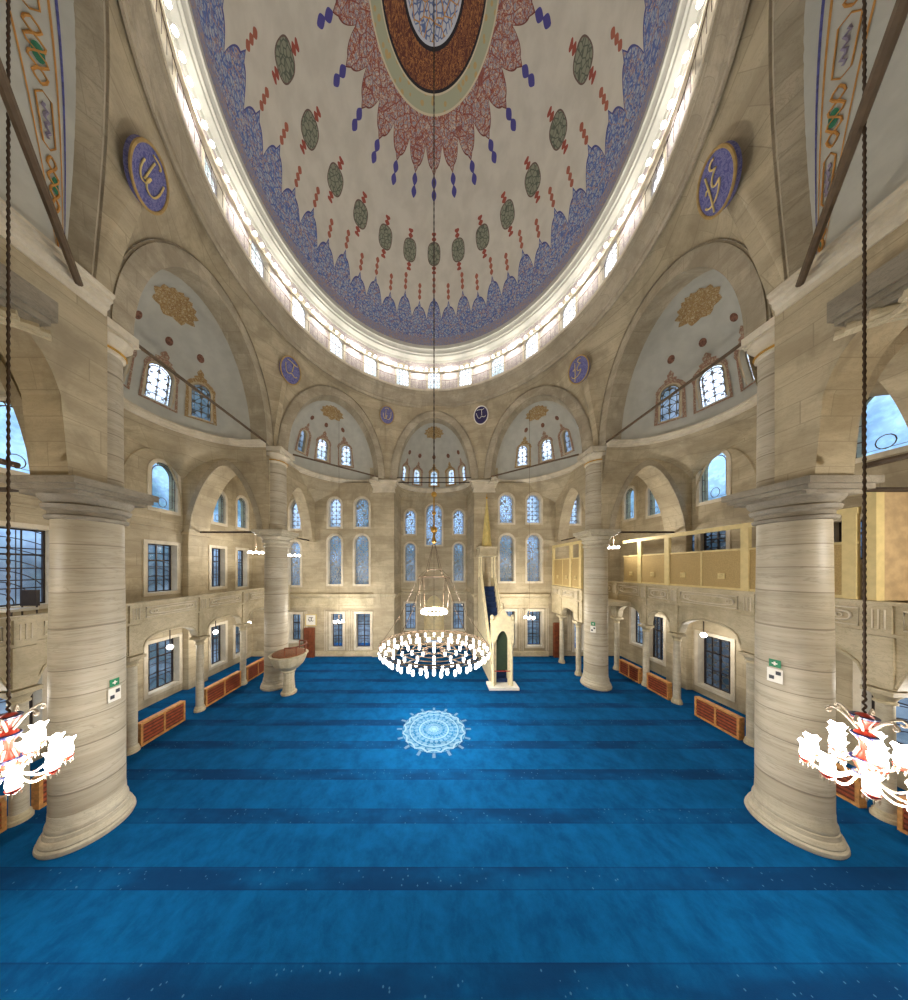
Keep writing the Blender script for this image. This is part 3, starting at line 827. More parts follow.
for sgn, ax, wx, nm in ((-1, AXL, XL, 'left'), (1, AXR, XR, 'right')):
    i0 = -9.4 if sgn < 0 else 9.8
    # arcade line behind the near column, with its low arch
    slab_x(i0, i0+sgn*1.0, -2.2, 6.95, 9.62, 15.0, openarch(4.17, 9.62, 2.05, 3.6, 30, 3.0), 'wall_arcade_rear_'+nm)
    # arcade line behind the far column
    slab_x(ax-sgn*.0, ax+sgn*.8, 15.2, 20.1, 9.45, 14.4, openarch(17.75, 9.45, 1.95, 3.75, 26, pointed=True), 'wall_arcade_front_'+nm)
    # cross arches from column to outer wall
    for (Da, Db, nn) in ((14.5, 15.75, 'far'), (6.4, 7.4, 'near')):
        xin, xout = ax+sgn*.55, wx-sgn*.30
        c = (xin+xout)/2; a = abs(xout-xin)/2-.12
        lo, hi = min(ax, wx), max(ax, wx)
        slab_y(Da, Db, lo, hi, 9.45, 14.42, openarch(c, 9.45, a, 4.0, 26, pointed=True), 'wall_cross_arch_%s_%s' % (nn, nm), 'stone_wall')
        # proud archivolt
        t = MB(); n = 26; p1 = openarch(c, 9.45, a, 4.0, n, pointed=True); p2 = openarch(c, 9.45, a+.32, 4.36, n, pointed=True)
        y = Yd(Da)-.05
        t.add([(x, y, z) for x, z in p1]+[(x, y, z) for x, z in p2]+[(x, y+.06, z) for x, z in p2]+[(x, y+.06, z) for x, z in p1],
              [(i, i+1, n+2+i, n+1+i) for i in range(n)]+[(n+1+i, n+2+i, 2*n+3+i, 2*n+2+i) for i in range(n)]+[(i, i+1, 3*n+4+i, 3*n+3+i) for i in range(n)])
        t.build('trim_archivolt_%s_%s' % (nn, nm), 'stone_arch', kind='structure')
        # wall respond under the arch
        xx0, xx1 = sorted((wx, wx-sgn*.36))
        b = MB(); b.box(xx0, xx1, Yd(Da), Yd(Db), 0, 9.3); xx0, xx1 = sorted((wx, wx-sgn*.48)); b.box(xx0, xx1, Yd(Da)-.1, Yd(Db)+.1, 9.3, 9.46)
        b.build('wall_respond_%s_%s' % (nn, nm), 'stone_wall', kind='structure', smooth=0)
    # cornice above the rear arcade
    pth = [Vector((i0, Yd(d), 14.85)) for d in (-2, 2, 6.9)]
    cornice(pth, lambda i: (-sgn,0,0), 'trim_cornice_arcade_'+nm, [(-.02,-.35),(.05,-.35),(.07,-.2),(.14,-.14),(.16,-.02),(.24,.02),(.24,.12),(.30,.16),(.30,.24),(-.02,.26)])
    # string course on the outer walls
    for zc, k in ((9.6,'upper'),):
        pth = [Vector((wx, Yd(d), zc)) for d in (-2, 20)]
        cornice(pth, lambda i: (-sgn,0,0), 'trim_string_%s_%s' % (k, nm), [(-.01,-.06),(.05,-.04),(.07,.05),(-.01,.06)], 'stone_wall')
for X_, sg, nm in ((XL,1,'left'),(XR,-1,'right')):
    b = MB(); b.tube([(X_+sg*.02, Yd(12.95+1.45*math.cos(PI*i/24)), 10.6+3.0*math.sin(PI*i/24)) for i in range(25)], .06, 6); b.build('trim_blind_arch_'+nm, 'stone_wall', kind='structure')
# entablature on the qibla wall over the ground windows
for nm, xa, xb in (('left', XL, -3.3), ('right', 3.3, 9.5)):
    pth = [Vector((xa,YB,4.05)), Vector((xb,YB,4.05))]
    cornice(pth, lambda i: (0,-1,0), 'trim_entablature_'+nm, [(-.01,-.05),(.10,-.03),(.10,.12),(.05,.14),(.05,.75),(.14,.80),(.22,.95),(.28,1.02),(.28,1.12),(-.01,1.16)], 'stone_gallery')
    pth = [Vector((xa,YB,.0)), Vector((xb,YB,.0))]
    cornice(pth, lambda i: (0,-1,0), 'baseboard_front_'+nm, [(.14,0),(.14,.3),(.08,.4),(-.01,.4)], 'stone_gallery')
pth = [Vector((-3.3,8.9,5.0)), Vector((-3.12,AY,5.0)), Vector((3.12,AY,5.0)), Vector((3.3,8.9,5.0))]
dirs = [(1,0,0),(.7,-.7,0),(-.7,-.7,0),(-1,0,0)]
cornice(pth, lambda i: dirs[i], 'trim_cornice_apse', [(-.01,-.2),(.08,-.18),(.12,0),(.22,.06),(.22,.16),(-.01,.2)], 'stone_gallery')
# moulded panels around the ground windows
mb = MB()
for (cx, z0, w, h, kd, g, b) in front:
    if b:
        for (e, t) in ((.34,.04),(.5,.03)):
            mb.tube([(cx-w/2-e, YB-.02, .45), (cx-w/2-e, YB-.02, z0+h+e*.6), (cx+w/2+e, YB-.02, z0+h+e*.6), (cx+w/2+e, YB-.02, .45)], t, 6)
mb.build('trim_panels_front', 'stone_trim', kind='structure')

# masonry above the pilasters, closing the corner behind the arches
for (vx, vy), nm in ((V['fl'],'far_left'),(V['fr'],'far_right'),(V['nl'],'near_left'),(V['nr'],'near_right')):
    q = Vector((vx, vy)).normalized()*.62; b = MB(); b.box(vx+q.x-.5, vx+q.x+.5, vy+q.y-.5, vy+q.y+.5, 14.3, 15.6); b.build('wall_block_'+nm, 'stone_wall', kind='structure', smooth=0)
for x0, x1, nm in ((-5.3,-3.1,'left'),(3.1,5.3,'right')):
    b = MB(); b.box(x0, x1, 9.05, 9.6, 14.3, 15.6); b.build('wall_block_'+nm, 'stone_wall', kind='structure', smooth=0)
# --- pilasters beside the apse
for sgn, nm in ((-1,'left'),(1,'right')):
    x0, x1 = sorted((sgn*3.28, sgn*5.0)); e = empty('pilaster', ((x0+x1)/2, 8.95, 0), label='broad stone pilaster on the %s edge of the prayer apse' % nm, cat='pilaster')
    w = (x1-x0)/2
    mb = MB(); mb.box(-w, w, -.0, .3, .5, 13.55); mb.build('shaft', 'stone_wall', e, 0)
    mb = MB(); mb.box(-w-.08, w+.08, -.10, .3, 0, .42); mb.box(-w-.04, w+.04, -.05, .3, .42, .5); mb.build('base', 'stone_gallery', e, 0)
    mb = MB()
    for z0, z1, o in ((13.55,13.68,.06),(13.68,13.95,.02),(13.95,14.1,.1),(14.1,14.3,.18),(14.3,14.5,.26)): mb.box(-w-o, w+o, -o, .3, z0, z1)
    mb.build('capital', 'stone_trim', e, 0)

# =================================================================== COLUMNS
def column(x, y, near, where):
    e = empty('marble_column', (x, y, 0), label=where, cat='column', group='great columns carrying the dome', kind='thing')
    R = .64
    mb = MB(); mb.lathe([(.0,0),(.82,0),(.84,.05),(.83,.12),(.79,.16),(.80,.20),(.77,.28),(.73,.32),(.71,.42),(.69,.44),(.70,.50),(.69,.56),(.66,.62),(.65,.86),(0,.86)], 56)
    mb.build('base', 'stone_column', e, 30)
    mb = MB(); mb.lathe([(R+.005,.86),(R+.005,2.2),(R,5.0),(R-.03,8.59)], 56); mb.build('shaft', 'column_shaft', e)
    mb = MB(); mb.lathe([(R-.03,8.58),(R+.05,8.60),(R+.07,8.68),(R+.01,8.72),(R+.01,8.82),(R+.09,8.86),(R+.12,8.96),(R+.06,9.01),(R+.14,9.12),(R+.17,9.2),(.3,9.2)], 56)
    s = .88 if near else .86
    for (h0, h1, o) in ((9.2,9.3,-.14),(9.3,9.42,-.04),(9.42,9.6,.04)):
        q = s+o; mb.box(-q, q, -q, q, h0, h1)
    mb.build('capital', 'stone_dark' if near else 'stone_column', e, 30)
    r2 = .42 if near else .55
    sh = -.12 if near else 0
    ys = .42 if near else 0
    xs = (.24 if x > 0 else -.24) if near else 0
    mb = MB(); mb.lathe([(r2+.04,9.6),(r2+.04,9.75),(r2,9.85),(r2-.02,13.75)], 48, (xs,ys,0)); mb.build('upper_shaft', 'column_shaft', e)
    mb = MB(); mb.lathe([(r2-.02,13.7),(r2+.04,13.74),(r2+.04,13.82),(r2-.01,13.86),(r2+.02,14.0),(r2+.14,14.15),(r2+.18,14.22)], 48, (xs,ys,0))
    for (h0, h1, q) in ((14.22,14.34,r2+.10),(14.34,14.58,r2+.18)): mb.box(-q+xs, q+xs, -q+ys*.6, q+ys*.6, h0, h1)
    mb.build('upper_capital', 'stone_trim', e, 30)
    mb = MB(); mb.lathe([(r2-.01,13.80),(r2+.07,13.82),(r2+.07,13.87),(r2-.01,13.89)], 48, (xs,ys,0)); mb.build('gilded_band', 'gold', e)
    # block of masonry carried between upper capital and the arches is part of the pendentives
    return e
column(-9.78, Yd(6.86), True, 'massive drum-jointed marble column standing nearest on the west, camera end of the blue carpet, dark square impost'.replace('west, ', 'left at the ').replace('nearest on the left', 'nearest on the left'))
column(10.17, Yd(6.86), True, 'massive marble column nearest on the right, sign pair on its inner side')
column(-9.86, Yd(15.12), False, 'marble column beside the carved stone preaching seat')
column(10.12, Yd(15.12), False, 'marble column between the wooden screened loge and the long gallery')
for o in bpy.data.objects:
    if o.name == 'marble_column': o['label'] = 'massive marble column nearest on the left, standing beside a lit chandelier'
# heavy corner piers between near columns and the arcade wall
for x0, x1, nm in ((-10.4,-9.4,'left'),(9.8,10.8,'right')):
    pass

# --- brackets above the rear arcade arches
for sgn, x, nm in ((-1,-9.4,'left'),(1,9.8,'right')):
    e = empty('stone_bracket', (x, Yd(4.35), 12.25), label='grey moulded stone bracket with carved shell over the arch at the %s edge' % nm, cat='bracket')
    mb = MB(); s = -sgn
    xa = lambda o: sorted((0, s*o))
    for (z0, z1, o, l) in ((.50,.66,.45,1.15),(.66,.80,.52,1.25),(.80,1.28,.58,1.32)):
        a_, b_ = xa(o); mb.box(a_, b_, -l, l, z0, z1)
    mb.build('slab', 'stone_dark', e, 0)
    mb = MB()
    for i in range(9):
        a = PI*(i+.5)/9
        pts = []
        for t in range(9):
            q = t/8; pts.append((s*(.05+.42*q**1.5), math.cos(a)*(.3+1.0*q), .12+.35*q+.1*math.sin(PI*q)-.10*abs(math.cos(a))*(1-q)))
        mb.tube(pts, [.05+.06*t/8 for t in range(9)], 7)
    mb.tube([(s*(.3), -1.35+.02*i, .45-.14*math.sin(i*.14)) for i in range(0, 135, 5)], .07, 6)
    mb.build('carved_shell', 'stone_gallery', e)

# =================================================================== TIE RODS
TN = 'iron tie rods spanning the arches'
def rod(a, b, r, label, matn='iron_brown'):
    a = Vector(a); b = Vector(b); mb = MB(); d = (b-a).normalized()
    mb.tube([a, b], r, 8)
    o = mb.build('tie_rod', matn); tag(o, label, 'tie rod', TN); return o
zt = 14.68
def chordpts(A, B, m0, m1):
    A = Vector((*V[A], zt)); B = Vector((*V[B], zt)); u = (B-A).normalized(); return A+u*m0, B-u*m1
for A, B, lab in (('nl','fl','brown tie rod across the big arch on the left side wall'),('nr','fr','brown tie rod across the big arch above the wooden screen'),
                  ('fl','pl','brown tie rod across the arch left of the apse'),('fr','pr','brown tie rod across the arch right of the apse'),
                  ('rl','nl','thick brown tie rod crossing the top left corner vault'),('rr','nr','thick brown tie rod crossing the top right corner vault')):
    a, b = chordpts(A, B, .9, .85 if B not in ('pl','pr') else .6); rod(a, b, (.06 if 'thick' not in lab else .075), lab)
rod((-3.05,8.85,14.72), (3.05,8.85,14.72), .045, 'upper thin iron rod across the apse arch', 'iron')
rod((-3.05,9.1,14.42), (3.05,9.1,14.42), .045, 'lower thin iron rod across the apse arch', 'iron')
for sgn, ax, wx, nm in ((-1,AXL,XL,'left'),(1,AXR,XR,'right')):
    rod((ax+sgn*.95, Yd(15.1), 9.55), (wx-sgn*.5, Yd(15.1), 9.55), .06, 'black iron rod under the pointed cross arch behind the far %s column' % nm, 'iron')
    rod((ax+sgn*1.1, Yd(6.9), 9.55), (wx-sgn*.5, Yd(6.9), 9.55), .07, 'black iron rod running from near %s column to the outer wall' % nm, 'iron')
    rod(((-9.9 if sgn < 0 else 10.3), Yd(5.75), 9.75), ((-9.9 if sgn < 0 else 10.3), Yd(2.2), 9.75), .07, 'brown iron rod under the low arch at the %s edge' % nm, 'iron_brown')
    rod((ax+sgn*.3, Yd(15.95), 9.55), (ax+sgn*.3, Yd(19.9), 9.55), .05, 'thin iron rod in the corner bay arch on the %s' % nm, 'iron')

# =================================================================== ROUNDELS
def stroke(mb, pts, r, y=-.07):
    mb.tube([(x, y, z) for x, z in pts], r, 5)
def bez(p0, p1, p2, p3, n=10):
    o = []
    for i in range(n+1):
        t = i/n; o.append(tuple((1-t)**3*a+3*(1-t)**2*t*b+3*(1-t)*t*t*c+t**3*d for a, b, c, d in zip(p0, p1, p2, p3)))
    return o
CALL = {
 0: [bez((.3,.3),(.34,.0),(.3,-.25),(.1,-.28)), bez((.1,-.28),(-.05,-.3),(-.1,-.1),(0,0)), bez((0,0),(.0,-.4),(-.35,-.35),(-.3,.1)), bez((-.1,.35),(-.12,.1),(-.1,0),(-.12,-.2)), bez((.05,.4),(.12,.5),(-.05,.5),(-.2,.42))],
 1: [bez((.25,.42),(.05,.5),(.0,.3),(.2,.22)), bez((.2,.22),(-.1,.2),(-.15,-.1),(.15,-.05)), bez((.15,-.05),(.0,-.35),(-.4,-.3),(-.42,-.1)), bez((-.1,.4),(-.15,.1),(-.2,-.1),(-.3,-.42)), bez((-.28,.1),(-.2,.2),(-.1,.1),(-.2,0))],
 2: [bez((.38,-.1),(.2,-.3),(.1,.0),(.0,-.12)), bez((.0,-.12),(-.2,-.3),(-.3,-.1),(-.36,.2)), bez((.1,.4),(.05,.2),(.1,.1),(.05,-.02)), bez((-.3,.38),(-.1,.45),(.1,.3),(.3,.4))],
}
def roundel(v, k, dark, label, r=9.43, z=19.25, rad=.62):
    A = Vector((*V[v], 0)); th = math.atan2(A.x, A.y)
    P = Vector((r*math.sin(th), r*math.cos(th), z)); n = Vector((-math.sin(th), -math.cos(th), -.36)).normalized()
    side = Vector((0,0,1)).cross(n).normalized(); up = n.cross(side).normalized()
    e = bpy.data.objects.new('calligraphy_roundel', None); COL.objects.link(e)
    e.matrix_world = Matrix(((side.x,-n.x,up.x,P.x),(side.y,-n.y,up.y,P.y),(side.z,-n.z,up.z,P.z),(0,0,0,1)))
    tag(e, label, 'roundel', 'blue calligraphy roundels under the dome')
    N = 40
    mb = MB(); vs = [(rad*math.cos(2*PI*i/N), -.04, rad*1.12*math.sin(2*PI*i/N)) for i in range(N)]+[(rad*math.cos(2*PI*i/N), .10, rad*1.12*math.sin(2*PI*i/N)) for i in range(N)]
    mb.add(vs, [tuple(range(N))]+[(i, (i+1) % N, N+(i+1) % N, N+i) for i in range(N)]); mb.build('disc', 'roundel_dark' if dark else 'roundel_ground', e, 0)
    mb = MB(); mb.tube([(rad*math.cos(2*PI*i/N), -.05, rad*1.12*math.sin(2*PI*i/N)) for i in range(N)], .04, 6, True); mb.build('rim', 'white' if dark else 'gold_paint', e)
    mb = MB()
    for s in CALL[k]: stroke(mb, [(x*rad*1.75, zz*rad*1.8) for x, zz in s], .024*rad/.66)
    mb.build('calligraphy', 'white' if dark else 'gold_script', e)
roundel('nl', 0, 0, 'large blue roundel with gold script high above the nearest left column', 9.40, 19.15, .66)
roundel('nr', 1, 0, 'large blue roundel with gold script high above the nearest right column', 9.40, 19.15, .66)
roundel('fl', 2, 0, 'blue roundel above the column by the preaching seat')
roundel('fr', 1, 0, 'blue roundel above the column by the screened loge')
roundel('pl', 0, 0, 'small blue roundel on the left shoulder of the apse arch', 9.12, 19.5, .56)
roundel('pr', 2, 1, 'small dark navy roundel with white script on the right shoulder of the apse arch', 9.12, 19.5, .56)

# =================================================================== GALLERIES
def gallery(X, sgn, wx, cols, ztop, zbot, zarch, zcap, D0, D1, label, side):
    """stone gallery along Y; cols = depths of its columns"""
    e = empty('stone_gallery', (X, Yd(D0), 0), label=label, cat='gallery'); oy = lambda D: D-D0
    zf = zbot-.05
    mb = MB(); xa, xb = sorted((sgn*.17, wx-X-sgn*.02)); mb.box(xa, xb, 0, D1-D0, zf-.25, zf); mb.build('floor_slab', 'stone_gallery', e, 0)
    # parapet with raised oblong mouldings
    mb = MB(); t = .16; x0, x1 = sorted((0, sgn*t)); mb.box(x0, x1, 0, D1-D0, zbot, ztop-.1)
    x0, x1 = sorted((-sgn*.06, sgn*(t+.06))); mb.box(x0, x1, 0, D1-D0, ztop-.1, ztop); mb.box(x0, x1, 0, D1-D0, zbot-.04, zbot+.05)
    mb.build('parapet', 'stone_gallery', e, 0)
    cs = sorted(cols); xr = -sgn*.03
    ped = MB(); mol = MB()
    for c in cs:
        y = oy(c)
        if 0 <= y <= D1-D0:
            ped = MB(); x0, x1 = sorted((-sgn*.07, sgn*.1)); ped.box(x0, x1, max(0, y-.2), min(D1-D0, y+.2), zbot+.02, ztop-.08)
            ped.box(x0, x1, max(0, y-.22), min(D1-D0, y+.22), zcap+.06, zbot-.06); ped.build('pedestal', 'stone_gallery', e, 0)
            for q in (-.1, 0, .1): mol.tube([(-sgn*.08, y+q, zbot+.15), (-sgn*.08, y+q, ztop-.22)], .018, 5)
    edges = [D0]+[c for c in cs if D0 < c < D1]+[D1]
    for a, b in zip(edges[:-1], edges[1:]):
        if b-a < 1: continue
        y0, y1 = oy(a)+.36, oy(b)-.36; zc0, zc1 = zbot+.18, ztop-.24
        mol.tube([(xr, y0, zc0), (xr, y1, zc0), (xr, y1, zc1), (xr, y0, zc1)], .025, 5, True)
        ym, zm = (y0+y1)/2, (zc0+zc1)/2; hw, hh = (y1-y0)/2-.14, (zc1-zc0)/2-.09
        pts = []
        for i in range(24):
            an = 2*PI*i/24; cx_, sx_ = math.cos(an), math.sin(an)
            pts.append((xr, ym+hw*(abs(cx_)**.5)*(1 if cx_ > 0 else -1)*(1-.12*(abs(sx_) > .5)), zm+hh*(abs(sx_)**.6)*(1 if sx_ > 0 else -1)))
        mol.tube(pts, .03, 5, True)
        for q in (-1, 1): mol.tube([(xr, ym+q*(hw-.22)+.07*math.cos(i*.9), zm+.07*math.sin(i*.9)) for i in range(8)], .02, 5)
    mol.build('raised_mouldings', 'stone_trim', e)
    # arcade face below the parapet
    mb = MB(); outer_top = zbot
    for a, b in zip(edges[:-1], edges[1:]):
        c = (a+b)/2; ha = (b-a)/2-.24
        if ha < .5: outer = [(a,zcap),(b,zcap),(b,zbot),(a,zbot)]
        else:
            op = openarch(c, zcap+.02, ha, zarch-zcap, 16, 2.3)
            outer = [(a, zcap)]+op+[(b, zcap),(b, zbot),(a, zbot)]
        panel(mb, outer, [], lambda s, z, d: (sgn*(d), s-D0, z), .32, back=True, edges=True)
        if ha >= .5: mb.tube([(-sgn*.01, p[0]-D0, p[1]+.10) for p in op], .035, 5)
    mb.build('arcade', 'stone_gallery', e, 0)
    return e
def gcolumn(x, D, zcap, label, group):
    e = empty('gallery_column', (x, Yd(D), 0), label=label, cat='column', group=group, kind='thing'); r = .16
    mb = MB(); mb.lathe([(0,0),(.23,0),(.23,.10),(.2,.14),(.2,.2),(.165,.26),(0,.26)], 24); mb.build('base', 'stone_gallery', e)
    mb = MB(); mb.lathe([(r,.26),(r,1.5),(r-.015,zcap-.42)], 24); mb.build('shaft', 'stone_column', e)
    mb = MB(); mb.lathe([(r-.02,zcap-.44),(r+.03,zcap-.42),(r+.03,zcap-.37),(r,zcap-.34),(r+.05,zcap-.22),(r+.12,zcap-.14),(0,zcap-.14)], 24)
    q = .27; mb.box(-q, q, -q, q, zcap-.14, zcap-.01); mb.build('capital', 'stone_gallery', e, 30); return e
LC = [7.0, 9.6, 12.4, 15.2, 17.7]; RC = [7.05, 10.0, 13.1, 15.0, 17.4]
gallery(-11.9, -1, XL, [4.3]+LC, 5.92, 5.1, 4.5, 3.83, 1.2, 20.0, 'long pale stone gallery with open parapet along the left wall', 'left')
gallery(13.05, 1, XR, [4.2]+RC, 6.33, 5.38, 4.72, 3.8, 1.2, 20.0, 'stone gallery along the right wall carrying the wooden screen', 'right')
gn = ['beside the camera-end left chandelier','just past the nearest great left column','third along the left gallery','behind the great column with preaching seat','in the far left corner bay']
for D, q in zip(LC, gn): gcolumn(-11.9-.12, D, 3.83, 'slim stone column of the left gallery, '+q, 'slim columns under the left gallery')
gn = ['behind the right chandelier','just past the nearest great right column','second past the nearest great column, single standing','beside the third slatted barrier','in the far corner behind the loge']
for D, q in zip(RC, gn): gcolumn(13.05+.12, D, 3.8, 'slim stone column of the right gallery, '+q, 'slim columns under the right gallery')
# short loge gallery behind the far right column
gallery(9.75, 1, 13.0, [16.5,18.66], 5.9, 5.1, 4.35, 3.7, 15.9, 20.0, 'short stone loge between the far right column and the front wall', 'loge')
gcolumn(9.87, 16.5, 3.7, 'slim loge column standing next to the far right great column', 'slim columns under the loge')
gcolumn(9.87, 18.66, 3.7, 'slim loge column nearest the front wall', 'slim columns under the loge')

def screen(X, sgn, D0, D1, z0, zm, z1, posts, mulls, label, t=.08):
    e = empty('wooden_screen', (X, Yd(D0), z0), label=label, cat='screen'); L = D1-D0; H = z1-z0
    xa, xb = sorted((0, sgn*t)); fr = MB()
    fr.box(xa, xb, 0, L, 0, .1); fr.box(xa-.02, xb+.02, 0, L, H-.2, H); fr.box(xa, xb, 0, L, zm-z0-.05, zm-z0+.03); fr.build('frame', 'wood_yellow', e, 0)
    for p in posts:
        b = MB(); b.box(xa-.03, xb+.03, max(0,p-D0-.13), min(L,p-D0+.13), .0, H-.2); b.build('post', 'wood_yellow', e, 0)
    cuts = sorted([D0]+list(posts)+list(mulls)+[D1])
    for p in mulls:
        b = MB(); b.box(xa, xb, p-D0-.03, p-D0+.03, .1, zm-z0-.05); b.build('mullion', 'wood_yellow', e, 0)
    for a, b_ in zip(cuts[:-1], cuts[1:]):
        if b_-a < .3: continue
        b = MB(); b.box(sgn*t/2-.012, sgn*t/2+.012, a-D0+.03, b_-D0-.03, .1, zm-z0-.05); b.build('panel', 'screen_panel', e, 0)
        c = (a+b_)/2-D0; zc = (zm-z0)*.34
        q = MB(); q.box(-sgn*.01-.01, -sgn*.01+.01, c-.13, c+.13, zc-.13, zc+.13); q.tube([(-sgn*.03, c+.08*math.cos(i*PI/4), zc+.08*math.sin(i*PI/4)) for i in range(8)], .02, 5, True)
        q.build('emblem', 'wood_yellow', e, 0)
    return e
def DX(x, X): return X*F/(x-PX)
XS = 13.08
screen(XS, 1, 7.45, 16.7, 6.34, 8.12, 9.2, [7.6, DX(745,XS), DX(667,XS), DX(639.6,XS)], [DX(701,XS), 8.8], 'long pale yellow wooden screen with openings standing on the right gallery parapet')
screen(9.78, 1, 16.0, 19.95, 5.92, 8.0, 9.15, [16.14, 17.3, 19.8], [18.4], 'short pale wooden screen on the loge beside the front wall')
# plain partition facing the camera
e = empty('wooden_partition', (XS, Yd(7.2), 6.34), label='plain brown wooden partition with yellow corner post at the right edge', cat='partition')
mb = MB(); mb.box(.24, XR-XS-.02, 0, .06, 0, 3.25); mb.build('board', 'panel_brown', e, 0)
mb = MB(); mb.box(0, .24, -.06, .14, 0, 3.25); mb.build('corner_post', 'wood_yellow', e, 0)

# =================================================================== SLATTED BARRIERS
def barrier(x, sgn, Da, Db, label, grp):
    e = empty('slatted_barrier', (x, Yd(Da), 0), label=label, cat='barrier', group=grp); L = Db-Da
    x0, x1 = sorted((0, sgn*.22)); H = .95
    b = MB(); b.box(x0+.03, x1-.03, .04, L-.04, .03, H-.08); b.build('core', 'wood_dark', e, 0)
    b = MB(); b.box(x0-.01, x1+.01, 0, L, H-.08, H); b.box(x0-.01, x1+.01, 0, L, 0, .09); b.box(x0-.01, x1+.01, 0, .08, .09, H-.08); b.box(x0-.01, x1+.01, L-.08, L, .09, H-.08)
    if L > 1.6: b.box(x0-.01, x1+.01, L/2-.04, L/2+.04, .09, H-.08)
    b.build('frame', 'wood_orange', e, 0)
    b = MB()
    for i in range(5): z = .17+i*.145; b.box(x0, x1, .08, L-.08, z, z+.065)
    b.build('slats', 'wood_red', e, 0); return e
gL = 'slatted wooden barriers under the left gallery'; gR = 'slatted wooden barriers under the right gallery'
barrier(-11.95, -1, 9.84, 11.6, 'orange slatted wooden barrier with free end, just past the nearest great left column', gL)
barrier(-11.95, -1, 7.3, 9.35, 'orange slatted wooden barrier mostly behind the nearest great left column', gL)
barrier(-11.95, -1, 12.65, 14.95, 'long slatted barrier between third and fourth slim left gallery columns', gL)
barrier(-11.95, -1, 15.45, 17.4, 'farthest slatted barrier by the preaching seat column', gL)
barrier(-11.95, -1, 4.9, 6.75, 'slatted barrier below the glowing left chandelier', gL)
barrier(12.95, 1, 10.25, 12.0, 'orange slatted barrier with free end, just past the nearest great right column', gR)
barrier(12.95, 1, 13.35, 14.7, 'slatted barrier between second and third slim right gallery columns', gR)
barrier(12.95, 1, 15.25, 16.9, 'farthest slatted barrier on the right, beside the far great column', gR)
barrier(12.95, 1, 7.35, 8.5, 'slatted barrier right behind the shaft of the nearest right column', gR)
barrier(12.95, 1, 4.9, 6.75, 'slatted barrier below the glowing right chandelier', gR)

